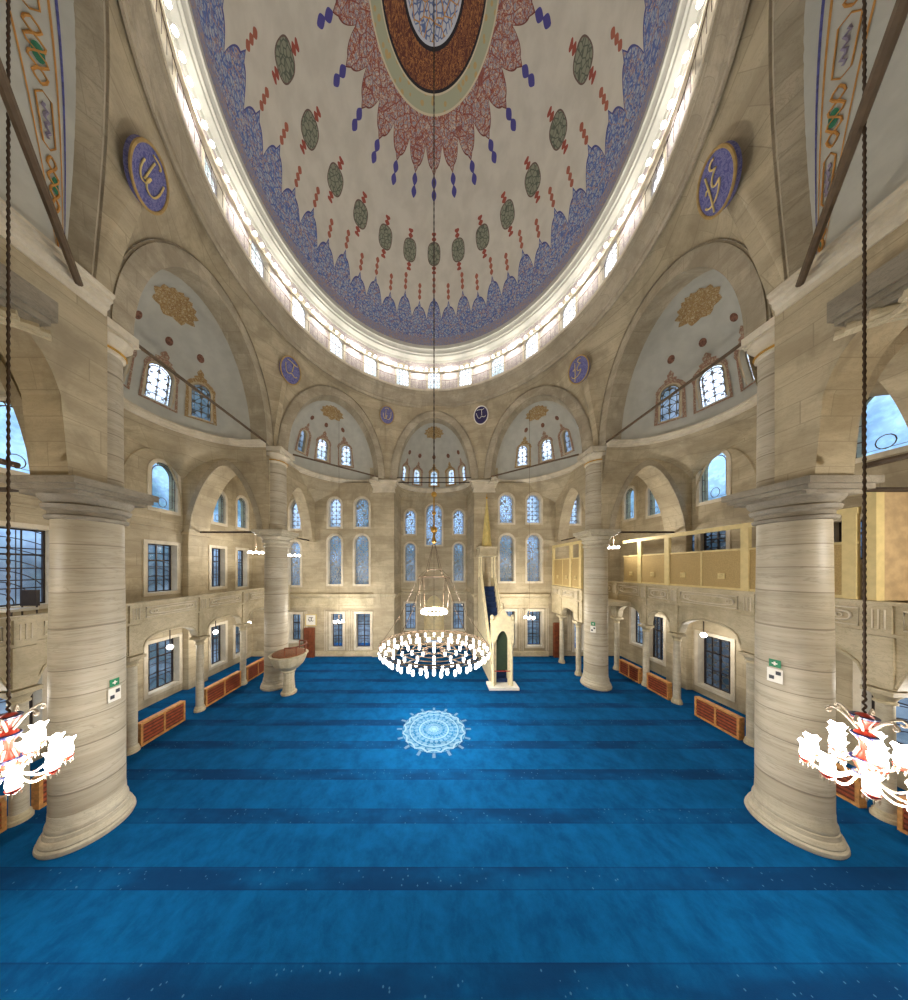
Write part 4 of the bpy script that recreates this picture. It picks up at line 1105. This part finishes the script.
# =================================================================== MINBAR
def minbar():
    e = empty('minbar', (4.17, Yd(14.75), 0), label='cream marble stepped pulpit with gold cone spire beside the apse', cat='minbar')
    # portal
    W = .62
    m = MB(); m.box(-W-.25, W+.3, -.35, .5, 0, .16); m.build('plinth', 'white', e, 0)
    p = MB()
    for s in (-1, 1):
        p.lathe([(.10,.16),(.10,.3),(.075,.36),(.07,2.6),(.10,2.7),(.12,2.78)], 12, (s*W*.9,-.05,0)); p.box(s*W*.9-.11, s*W*.9+.11, -.12, .22, 2.78, 2.95)
        x0_, x1_ = sorted((s*.36, s*.52)); p.box(x0_, x1_, .02, .16, .16, 2.96)
    p.build('posts', 'marble_cream', e, 30)
    g = MB(); outer = [(-W-.05,2.95)]+openarch(0, 2.95, .36, .55, 14, pointed=True)+[(W+.05,2.95),(W+.05,3.95),(-W-.05,3.95)]
    panel(g, outer, [], lambda s, z, d: (s, -.12+d, z), .34, back=True, edges=True)
    crest = [(-W-.1,3.95),(W+.1,3.95),(W+.08,4.15),(W-.1,4.15),(W-.16,4.35),(.3,4.4),(.2,4.62),(0,4.85),(-.2,4.62),(-.3,4.4),(-W+.16,4.35),(-W+.1,4.15),(-W-.08,4.15)]
    panel(g, crest, [], lambda s, z, d: (s, -.16+d, z), .3, back=True, edges=True); g.build('portal_arch', 'marble_cream', e, 0)
    f = MB()
    for x in (-W, W, 0): f.sphere((x, -.02, 4.3 if x else 5.0), .13, 12, 8, 1.3)
    f.build('finials', 'marble_cream', e)
    d = MB(); d.box(-.38, .38, .16, .20, 1.0, 3.4); d.build('door_curtain', 'door_green', e, 0)
    r = MB(); r.tube([(-.5,-.02,1.02),(.5,-.02,1.02)], .03, 6); r.build('barrier_rope', 'red_enamel', e)
    # steps
    n = 16; L0, L1, Z1 = .35, 3.9, 5.9
    s = MB()
    for i in range(n):
        y0 = L0+(L1-L0)*i/n; s.box(-.42, .42, y0, L1, Z1*i/n, Z1*(i+1)/n)
    s.build('steps', 'navy', e, 0)
    sd = MB()
    for sx in (-1, 1):
        x0, x1 = sorted((sx*.44, sx*.60))
        prof = [(L0,0),(L1+.95,0),(L1+.95,6.5),(L1,6.5),(L0,1.0)]
        vs = [(x0,y,z) for y, z in prof]+[(x1,y,z) for y, z in prof]; k = 5
        sd.add(vs, [tuple(range(k)), tuple(range(k, 2*k))[::-1]]+[(i, (i+1) % k, k+(i+1) % k, k+i) for i in range(k)])
    sd.build('side_walls', 'marble_cream', e, 0)
    rl = MB()
    for sx in (-1, 1):
        x = sx*.52; rl.tube([(x, L0, 1.55), (x, L1, 7.05)], .06, 6)
        for i in range(12):
            q = i/11; y = L0+(L1-L0)*q; rl.tube([(x, y, 1.0+5.5*q), (x, y, 1.55+5.5*q)], .03, 5)
    rl.build('handrail', 'marble_cream', e)
    # kiosk
    k = MB()
    for sx in (-1, 1):
        for yy in (L1+.05, L1+.9): k.lathe([(.07,6.2),(.06,8.1),(.09,8.2)], 10, (sx*.52, yy, 0))
    k.build('kiosk_posts', 'marble_cream', e)
    c = MB(); c.box(-.75, .75, L1-.18, L1+1.1, 8.2, 8.35); c.box(-.64, .64, L1-.08, L1+1.02, 8.35, 8.85); c.box(-.72, .72, L1-.16, L1+1.08, 8.85, 8.97); c.build('kiosk_canopy', 'stone_gallery', e, 0)
    sp = MB(); sp.lathe([(.42,8.97),(.36,9.3),(.22,11.0),(.03,12.7),(.0,12.75)], 8, (0, L1+.45, 0)); sp.build('spire', 'spire_gold', e, 20)
    fn = MB(); fn.sphere((0, L1+.45, 12.85), .09); fn.tube([(0,L1+.45,12.9),(0,L1+.45,13.15)], .02); fn.build('spire_finial', 'gold', e)
minbar()
# carved stone preaching seat
e = empty('preaching_seat', (-8.5, Yd(14.15), 0), label='carved stone preaching seat like a goblet with brown rug rim', cat='pulpit')
mb = MB(); mb.lathe([(0,0),(.42,0),(.42,.1),(.33,.16),(.3,.5),(.27,.9),(.3,1.2),(.38,1.32),(.34,1.38)], 12); mb.build('pedestal', 'stone_gallery', e, 20)
mb = MB(); mb.lathe([(.3,1.36),(.55,1.5),(.8,1.75),(.92,2.05),(.95,2.2),(1.02,2.25),(1.02,2.32),(.88,2.32),(.86,2.1),(0,1.9)], 12); mb.build('bowl', 'stone_gallery', e, 20)
mb = MB(); mb.lathe([(0,2.2),(.80,2.24),(.84,2.28),(.84,2.37),(.78,2.40),(0,2.36)], 24); mb.build('rug_cushion', 'rug_brown', e)
mb = MB(); mb.tube([(.2+.75*math.cos(t), .75*math.sin(t), 2.85) for t in [i*PI/8 for i in range(-4,5)]], .04); 
for i in (-4,-2,0,2,4): t = i*PI/8; mb.tube([(.2+.75*math.cos(t), .75*math.sin(t), 2.4), (.2+.75*math.cos(t), .75*math.sin(t), 2.85)], .03)
mb.build('backrest', 'wood_door', e)

# =================================================================== PLAQUES, DOORS, SIGNS
def plaque(xp0, xp1, yp0, yp1, matn, label, name, cat):
    cx = px_to_s((xp0+xp1)/2, DB); z0, z1 = px_z(yp1, DB), px_z(yp0, DB); w = (xp1-xp0)*DB/F/2
    e = empty(name, (cx, YB-.10, z0), label=label, cat=cat); h = z1-z0
    b = MB(); t = .07
    b.box(-w,w,-.04,.06,0,t); b.box(-w,w,-.04,.06,h-t,h); b.box(-w,-w+t,-.04,.06,t,h-t); b.box(w-t,w,-.04,.06,t,h-t); b.build('frame', 'wood_yellow', e, 0)
    b = MB(); b.box(-w+t,w-t,.0,.03,t,h-t); b.build('board', matn, e, 0)
    b = MB(); 
    for s in CALL[1 if w > .5 else 2]: stroke(b, [(x*w*1.2, h/2+z*h*.55) for x, z in s], .025, -.02)
    b.build('script', 'iron', e)
plaque(376, 392.5, 610, 618.5, 'white', 'wide framed white panel on the pilaster left of the apse', 'framed_panel', 'plaque')
plaque(306, 317, 614, 625.5, 'white', 'small white calligraphy plaque above the brown door', 'framed_panel', 'plaque')
for nm, xa, xb, ya, yb, lab in (('wooden_cabinet', 306.5, 316, 627, 656, 'reddish brown wooden cupboard door below the calligraphy plaque'), ('wooden_cabinet', 552, 560, 622, 652, 'reddish brown wooden cupboard standing under the loge by front wall')):
    cx = px_to_s((xa+xb)/2, DB); z0, z1 = 0.0, px_z(ya, DB); w = (xb-xa)*DB/F/2
    e = empty(nm, (cx, YB-.42, z0), label=lab, cat='cupboard')
    b = MB(); b.box(-w,w,0,.26,0,z1); b.build('body', 'wood_door', e, 0)
    for s in (-1, 1):
        x0, x1 = sorted((s*.015, s*(w-.03))); b = MB(); b.box(x0,x1,-.03,0,.08,z1-.08); d = b.build('door', 'wood_door', e, 0)
        k = MB(); k.sphere((s*.05, -.05, z1*.5), .02, 8, 6); k.build('knob', 'gold', d)
def colsign(x, y, ang_, label, z):
    r = .655; e = empty('wall_sign', (x+r*math.sin(ang_), y-r*math.cos(ang_), z), ang_, label=label, cat='sign')
    b = MB(); b.box(-.105,.105,-.012,.0,.42,.63); b.build('green_panel', 'sign_green', e, 0)
    b = MB(); b.box(-.05,.05,-.02,-.012,.51,.54); b.box(-.015,.015,-.02,-.012,.475,.575); b.build('exit_symbol', 'white', e, 0)
    b = MB(); b.box(-.14,.14,-.012,.0,0,.38); b.build('white_panel', 'white', e, 0)
    b = MB(); b.box(-.10,-.01,-.02,-.012,.08,.18); b.box(.02,.11,-.02,-.012,.22,.32); b.build('pictograms', 'sign_dark', e, 0)
colsign(-9.78, Yd(6.86), ang(93), 'small green and white sign pair on the nearest left column', 3.52)
colsign(10.17, Yd(6.86), ang(-80), 'small green and white sign pair on the nearest right column', 4.12)
colsign(10.12, Yd(15.12), ang(-45), 'small pale notice on the far right great column', 3.4)

# =================================================================== CHANDELIERS
def chain(name, x, y, z0, z1, r, label, link=.16, matn='chain'):
    mb = MB(); n = max(2, int((z1-z0)/link))
    if r > .02:
        pts = []; rad = []
        for i in range(n*2+1):
            pts.append((x, y, z0+(z1-z0)*i/(n*2))); rad.append(r if i % 2 else r*.55)
        mb.tube(pts, rad, 6)
    else: mb.tube([(x,y,z0),(x,y,z1)], r, 5)
    o = mb.build(name, matn); return tag(o, label, 'chain')
chain('hanging_chain', 0, 0, 9.0, ZD+HD-.05, .035, 'long dark chain dropping from the dome centre to the ring chandelier', .3, 'iron')
e = empty('ring_chandelier', (0,0,3.3), label='huge circular chandelier of glowing glass lamps above the carpet medallion', cat='chandelier')
mb = MB()
for rr_, z in ((2.45,.47),(2.45,.56),(2.0,.40),(1.5,.34),(1.0,.30),(.5,.28)): mb.tube([(rr_*math.cos(2*PI*i/64), rr_*math.sin(2*PI*i/64), z) for i in range(64)], .024, 5, True)
for i in range(12):
    a = 2*PI*i/12; mb.tube([(.3*math.cos(a), .3*math.sin(a), .28), (1.5*math.cos(a), 1.5*math.sin(a), .34), (2.45*math.cos(a), 2.45*math.sin(a), .47)], .018, 5)
    for j in range(6):
        b = a+2*PI/12*(j+.5)/6; mb.tube([(2.45*math.cos(b), 2.45*math.sin(b), .47), (2.45*math.cos(b), 2.45*math.sin(b), .56)], .012, 4)
mb.build('ring_frame', 'iron_brown', e)
mb = MB()
for rr_, z in ((.34,3.95),(.70,3.60)): mb.tube([(rr_*math.cos(2*PI*i/32), rr_*math.sin(2*PI*i/32), z) for i in range(32)], .022, 5, True)
for i in range(8):
    a = 2*PI*i/8; c, s = math.cos(a), math.sin(a)
    mb.tube([(.05*c,.05*s,5.1),(.34*c,.34*s,3.95),(.70*c,.70*s,3.6),(.62*c,.62*s,2.15)], .011, 5)
    mb.tube([(.70*c,.70*s,3.6),(1.5*c,1.5*s,1.9),(2.42*c,2.42*s,.56)], .010, 5)
mb.build('suspension_rods', 'iron_brown', e)
mb = MB(); mb.sphere((0,0,5.75), .16); mb.sphere((0,0,6.5), .10); mb.sphere((0,0,7.35), .13); mb.lathe([(.02,5.1),(.12,5.2),(.05,5.45),(.03,7.3)], 12); mb.build('gilded_stem', 'gold', e)
mb = MB(); mb.tube([(.56*math.cos(2*PI*i/32), .56*math.sin(2*PI*i/32), 2.12) for i in range(32)], .03, 6, True); mb.build('inner_ring', 'gold_paint', e)
LG = None
def lampmesh():
    mb = MB(); mb.lathe([(.005,-.13),(.03,-.12),(.055,-.07),(.062,-.02),(.042,.03),(.055,.08)], 10); return mb
lm = lampmesh().build('glass_lamp', 'lamp_glass', e); first = True
for (rr_, z, n) in ((2.42,.32,32),(2.20,.14,26),(1.85,.22,18),(1.45,.12,12),(1.0,.16,8),(.5,.10,4)):
    for i in range(n):
        a = 2*PI*(i+.5*(n % 4))/n
        o = lm if first else lm.copy()
        if not first: COL.objects.link(o)
        first = False; o.parent = e; o.location = (rr_*math.cos(a), rr_*math.sin(a), z)
sm = MB().lathe([(.005,-.07),(.05,-.04),(.06,.02),(.04,.08)], 8).build('candle_bulb', 'lamp_glass', e)
for i in range(20):
    o = sm if i == 0 else sm.copy()
    if i: COL.objects.link(o)
    a = 2*PI*i/20; o.parent = e; o.location = (.56*math.cos(a), .56*math.sin(a), 2.02)

def crystal_chandelier(x, y, z, label):
    e = empty('crystal_chandelier', (x, y, z), label=label, cat='chandelier')
    b = MB(); b.lathe([(.02,1.15),(.10,1.12),(.17,1.05),(.09,.95),(.05,.88),(.13,.80),(.15,.74),(.07,.64),(.05,.5),(.12,.4),(.16,.3),(.10,.2),(.04,.05),(.02,-.1)], 20); b.build('stem', 'red_enamel', e)
    for z0, r in ((1.06,.19),(.74,.18),(.32,.2),(.05,.16)): b = MB(); b.lathe([(.02,z0-.03),(r*.8,z0-.02),(r,z0+.03),(r*.9,z0+.05),(.02,z0+.02)], 20); b.build('enamel_disc', 'navy_enamel', e)
    b = MB()
    for i in range(6):
        a = 2*PI*i/6+.3; c, s = math.cos(a), math.sin(a); pts = []
        for t in range(20):
            q = t/19; 
            if q < .5: rr_, zz = .08+.36*q*2, .85+.30*math.sin(q*PI)
            else:
                w = (q-.5)*2*PI*1.5; rr_, zz = .44+.07*math.sin(w)*(1.2-q), 1.15-.07+.07*math.cos(w)*(1.2-q)
            pts.append((rr_*c, rr_*s, zz))
        b.tube(pts, .022, 6)
    b.build('scroll_crown', 'crystal', e)
    arms = [(5, .40, .40, .2), (9, .74, .0, .26)]
    for (n, R_, zb, off) in arms:
        for i in range(n):
            a = 2*PI*i/n+off; c, s = math.cos(a), math.sin(a)
            ar = MB(); ar.tube([((.08+(R_-.08)*q)*c, (.08+(R_-.08)*q)*s, zb+.12-.22*math.sin(PI*q)*(1-.2*q)+(-.08*q)) for q in [t/10 for t in range(11)]], .02, 6)
            ao = ar.build('arm', 'crystal', e)
            cu = MB(); cu.lathe([(.02,-.06),(.06,-.04),(.10,.0),(.11,.03),(.04,.03)], 14, (R_*c, R_*s, zb+.02)); cu.build('cup', 'red_enamel', ao)
            dr = MB()
            for k in range(8):
                a2 = 2*PI*k/8; px_, py_ = R_*c+.095*math.cos(a2), R_*s+.095*math.sin(a2)
                dr.tube([(px_,py_,zb),(px_,py_,zb-.05),(px_,py_,zb-.09)], [.006,.016,.003], 5)
            dr.build('crystal_drops', 'crystal', ao)
            sh = MB(); N = 20; prof = [(.035,.03),(.085,.06),(.105,.12),(.10,.2),(.085,.26),(.095,.31),(.13,.36)]; vs = []; fs = []
            for k in range(N):
                a2 = 2*PI*k/N
                for w, (r, zz) in enumerate(prof):
                    rr_ = r*(1+(.10*math.cos(5*a2) if w > 4 else 0)); vs.append((R_*c+rr_*math.cos(a2), R_*s+rr_*math.sin(a2), zb+zz+(.015*math.cos(5*a2) if w == 6 else 0)))
            K = len(prof)
            for k in range(N):
                for w in range(K-1): fs.append((k*K+w, ((k+1) % N)*K+w, ((k+1) % N)*K+w+1, k*K+w+1))
            sh.add(vs, fs); sh.build('tulip_shade', 'lamp_soft', ao)
    b = MB(); b.tube([(.03*math.cos(t), .012*math.sin(t)+.0, 1.15+t*.02) for t in range(0, 16)], .02, 6); b.build('top_hook', 'chain', e)
    e.scale = (.72, .72, .95)
CH = ((-7.05, Yd(4.0), 3.82, 'left'), (7.13, Yd(4.0), 3.82, 'right'))
for x, y, z, nm in CH:
    crystal_chandelier(x, y, z, 'glowing tulip-shade chandelier with red enamel stem at the %s edge' % nm)
    chain('hanging_chain', x, y, z+1.35, 18.0, .024, 'long rusty chain holding the %s tulip-shade chandelier' % nm, .12)

def small_chandelier(x, y, z, ztop, label, n=6, R_=.34):
    e = empty('globe_chandelier', (x, y, z), label=label, cat='chandelier', group='small globe chandeliers of the side bays')
    b = MB(); b.tube([(0,0,.0),(0,0,.7)], .03, 6); b.tube([(0,0,.7),(0,0,ztop-z)], .010, 4)
    for i in range(n): a = 2*PI*i/n; b.tube([(0,0,.15),(R_*.6*math.cos(a), R_*.6*math.sin(a), .0),(R_*math.cos(a), R_*math.sin(a), .08)], .014, 5)
    b.build('frame', 'iron_brown', e)
    for i in range(n):
        a = 2*PI*i/n; s = MB(); s.sphere((R_*math.cos(a), R_*math.sin(a), .18), .09, 10, 8); s.build('globe', 'lamp_glass', e)
DL = 18.1
small_chandelier(px_to_s(339, DL), Yd(DL), px_z(624, DL), 19.0, 'small globe chandelier hanging on a thin wire left of the apse')
small_chandelier(px_to_s(529.5, DL), Yd(DL), px_z(620, DL), 19.0, 'small globe chandelier hanging on a thin wire right of the stepped pulpit')
small_chandelier(px_to_s(256, 17.2), Yd(17.2), px_z(555, 17.2), 14.3, 'globe chandelier high on the outer side of the preaching seat column', 7, .42)
small_chandelier(px_to_s(294, 17.2), Yd(17.2), px_z(558, 17.2), 14.3, 'globe chandelier high on the inner side of the preaching seat column', 7, .36)
small_chandelier(px_to_s(613.5, 16.2), Yd(16.2), px_z(550, 16.2), 14.3, 'globe chandelier beside the far right great column, above screen level', 6, .28)
small_chandelier(-12.6, Yd(3.0), 7.6, 14.3, 'added unseen globe chandelier brightening the rear left aisle')  # added out of view to bring light into the rear left bay
small_chandelier(12.6, Yd(3.0), 8.2, 14.3, 'added unseen globe chandelier brightening the rear right aisle')  # added out of view, brightens the wooden partition at the right edge
GL = []
def globe(x, y, z, zc, label):
    e = empty('globe_lamp', (x, y, z), label=label, cat='lamp', group='globe lamps under the galleries')
    s = MB(); s.sphere((0,0,0), .13, 16, 10); s.build('globe', 'lamp_glass', e)
    s = MB(); s.tube([(0,0,.12),(0,0,zc-z-.03)], .02, 6); s.build('rod', 'iron', e); GL.append((x, y, z))
for xp, yp, X, zc, lb in ((170,647,-13.35,4.8,'globe lamp under the left gallery, bay just past the nearest column'),(215.7,632,-13.35,4.8,'globe lamp under the left gallery, middle bay'),
    (249,623,-13.35,4.8,'globe lamp under the left gallery, bay before the far column'),(703.6,635,14.3,5.08,'bright globe lamp under the right gallery in the widest bay'),
    (641,615,14.3,5.08,'globe lamp under the right gallery near the far great column')):
    D = X*F/(xp-PX); globe(X, Yd(D), px_z(yp, D), zc, lb)
globe(-13.35, Yd(6.5), 3.35, 4.8, 'globe lamp under the left gallery behind the tulip chandelier'); globe(14.3, Yd(6.5), 3.6, 5.08, 'globe lamp under the right gallery behind the tulip chandelier')

# bulbs around the drum
bm = MB(); bm.sphere((0,0,0), .085, 8, 6); proto = None
for i in range(132):
    t = 2*PI*(i+.5)/132
    if math.cos(t) < -.72: continue
    if proto is None:
        o = bm.build('ring_bulb', 'bulb_glow'); proto = o
    else:
        o = proto.copy(); COL.objects.link(o)
    o.location = (8.60*math.sin(t), 8.60*math.cos(t), 23.35)
    tag(o, 'bare glowing bulb on the ring between the dome windows', 'bulb', 'bulbs round the dome ring')
cw = circ(8.86, 23.35); mb = MB(); mb.sweep(cw, [(-.02,-.05),(.12,-.05),(.12,.03),(-.02,.04)], lambda i: -Vector((cw[i].x,cw[i].y,0)).normalized(), True)
o = mb.build('bulb_rail', 'stone_trim'); tag(o, 'continuous pale rail round the dome carrying the bulbs', 'rail')
# stacked chairs by the left gallery window
e = empty('gallery_chair', (-13.9, Yd(8.05), 5.06), 0, label='dark chair with pale cushion standing by the left gallery window', cat='chair')
b = MB(); b.box(-.28,.28,-.28,.28,.82,.90); b.build('seat', 'white', e, 0); b = MB(); b.box(-.28,.28,.22,.30,.95,1.5); b.build('backrest', 'frame_dark', e, 0)
for sx in (-1,1):
    for sy in (-1,1): b = MB(); b.tube([(sx*.25,sy*.25,0),(sx*.25,sy*.25,.9 if sy < 0 else 1.0)], .022, 6); b.build('leg', 'frame_dark', e)

# =================================================================== LIGHT
def point(x, y, z, p, r=.25, c=(1,.94,.85)):
    l = bpy.data.lights.new('lamp_light', 'POINT'); l.energy = p; l.shadow_soft_size = r; l.color = c
    o = bpy.data.objects.new('lamp_light', l); COL.objects.link(o); o.location = (x, y, z); o['kind'] = 'helper'
K = 1.0
for i in range(6):
    a = 2*PI*i/6; point(1.9*math.cos(a), 1.9*math.sin(a), 3.15, 75*K, .2)
point(0, 0, 5.2, 1050*K, .3)
for x, y, z, nm in CH: point(x*.97, y, z-.15, 260*K, .25)
for i in range(22):
    t = 2*PI*(i+.5)/22; point(8.5*math.sin(t), 8.5*math.cos(t), 23.35, 36*K, .09)
for (xp, DD, yp, pw_) in ((339,17.6,612,300),(529.5,17.6,609,300),(256,16.9,545,180),(613.5,16.2,540,180)): point(px_to_s(xp, DD), Yd(DD)-.2, px_z(yp, DD), pw_*K, .15)
for x, y, z in GL: point(x, y, z-.25, 55*K, .12)
point(-12.6, Yd(3.0), 7.4, 300*K, .2); point(12.6, Yd(3.0), 8.0, 450*K, .2)  # fill light at the added rear aisle chandeliers
w = bpy.data.worlds.new('World'); SC.world = w; w.use_nodes = True; nt = w.node_tree
bg = nt.nodes['Background']; tc = nt.nodes.new('ShaderNodeTexCoord'); sp = nt.nodes.new('ShaderNodeSeparateXYZ'); nt.links.new(tc.outputs['Generated'], sp.inputs[0])
rp = nt.nodes.new('ShaderNodeValToRGB'); nt.links.new(sp.outputs[2], rp.inputs[0])
nz = nt.nodes.new('ShaderNodeTexNoise'); nt.links.new(tc.outputs['Generated'], nz.inputs[0]); nz.inputs['Scale'].default_value = 9; nz.inputs['Detail'].default_value = 5
cr = rp.color_ramp; cr.elements[0].position = 0; cr.elements[0].color = (.16,.20,.26,1); cr.elements[1].position = .75; cr.elements[1].color = (1.5,1.55,1.7,1)
for p, c in ((.08,(.26,.38,.56,1)),(.3,(.42,.60,.92,1)),(.5,(1.0,1.15,1.4,1))):
    q = cr.elements.new(p); q.color = c
mx = nt.nodes.new('ShaderNodeMix'); mx.data_type = 'RGBA'; mx.blend_type = 'MULTIPLY'; mx.inputs[0].default_value = .8
r2 = nt.nodes.new('ShaderNodeValToRGB'); nt.links.new(nz.outputs[0], r2.inputs[0]); r2.color_ramp.elements[0].position = .38; r2.color_ramp.elements[0].color = (.3,.4,.36,1); r2.color_ramp.elements[1].position = .58; r2.color_ramp.elements[1].color = (1.5,1.45,1.4,1)
nt.links.new(rp.outputs[0], mx.inputs[6]); nt.links.new(r2.outputs[0], mx.inputs[7]); nt.links.new(mx.outputs[2], bg.inputs[0]); bg.inputs[1].default_value = 1.2

# =================================================================== CAMERA
cam = bpy.data.cameras.new('camera'); co = bpy.data.objects.new('camera', cam); COL.objects.link(co)
co.location = (0, CY, EYE); co.rotation_euler = (PI/2, 0, 0)
cam.sensor_fit = 'AUTO'; cam.sensor_width = 36; cam.lens = 36*F/1000
cam.shift_x = (454-PX)/1000; cam.shift_y = -(500-PY)/1000; cam.clip_start = .05; cam.clip_end = 200
SC.camera = co
SC.cycles.use_denoising = True
SC.cycles.max_bounces = 6; SC.cycles.diffuse_bounces = 4; SC.cycles.transparent_max_bounces = 8
SC.cycles.sample_clamp_indirect = 4
SC.view_settings.view_transform = 'Standard'; SC.view_settings.look = 'None'
SC.view_settings.exposure = 0.52; SC.view_settings.gamma = 1; SC.view_settings.use_curve_mapping = False
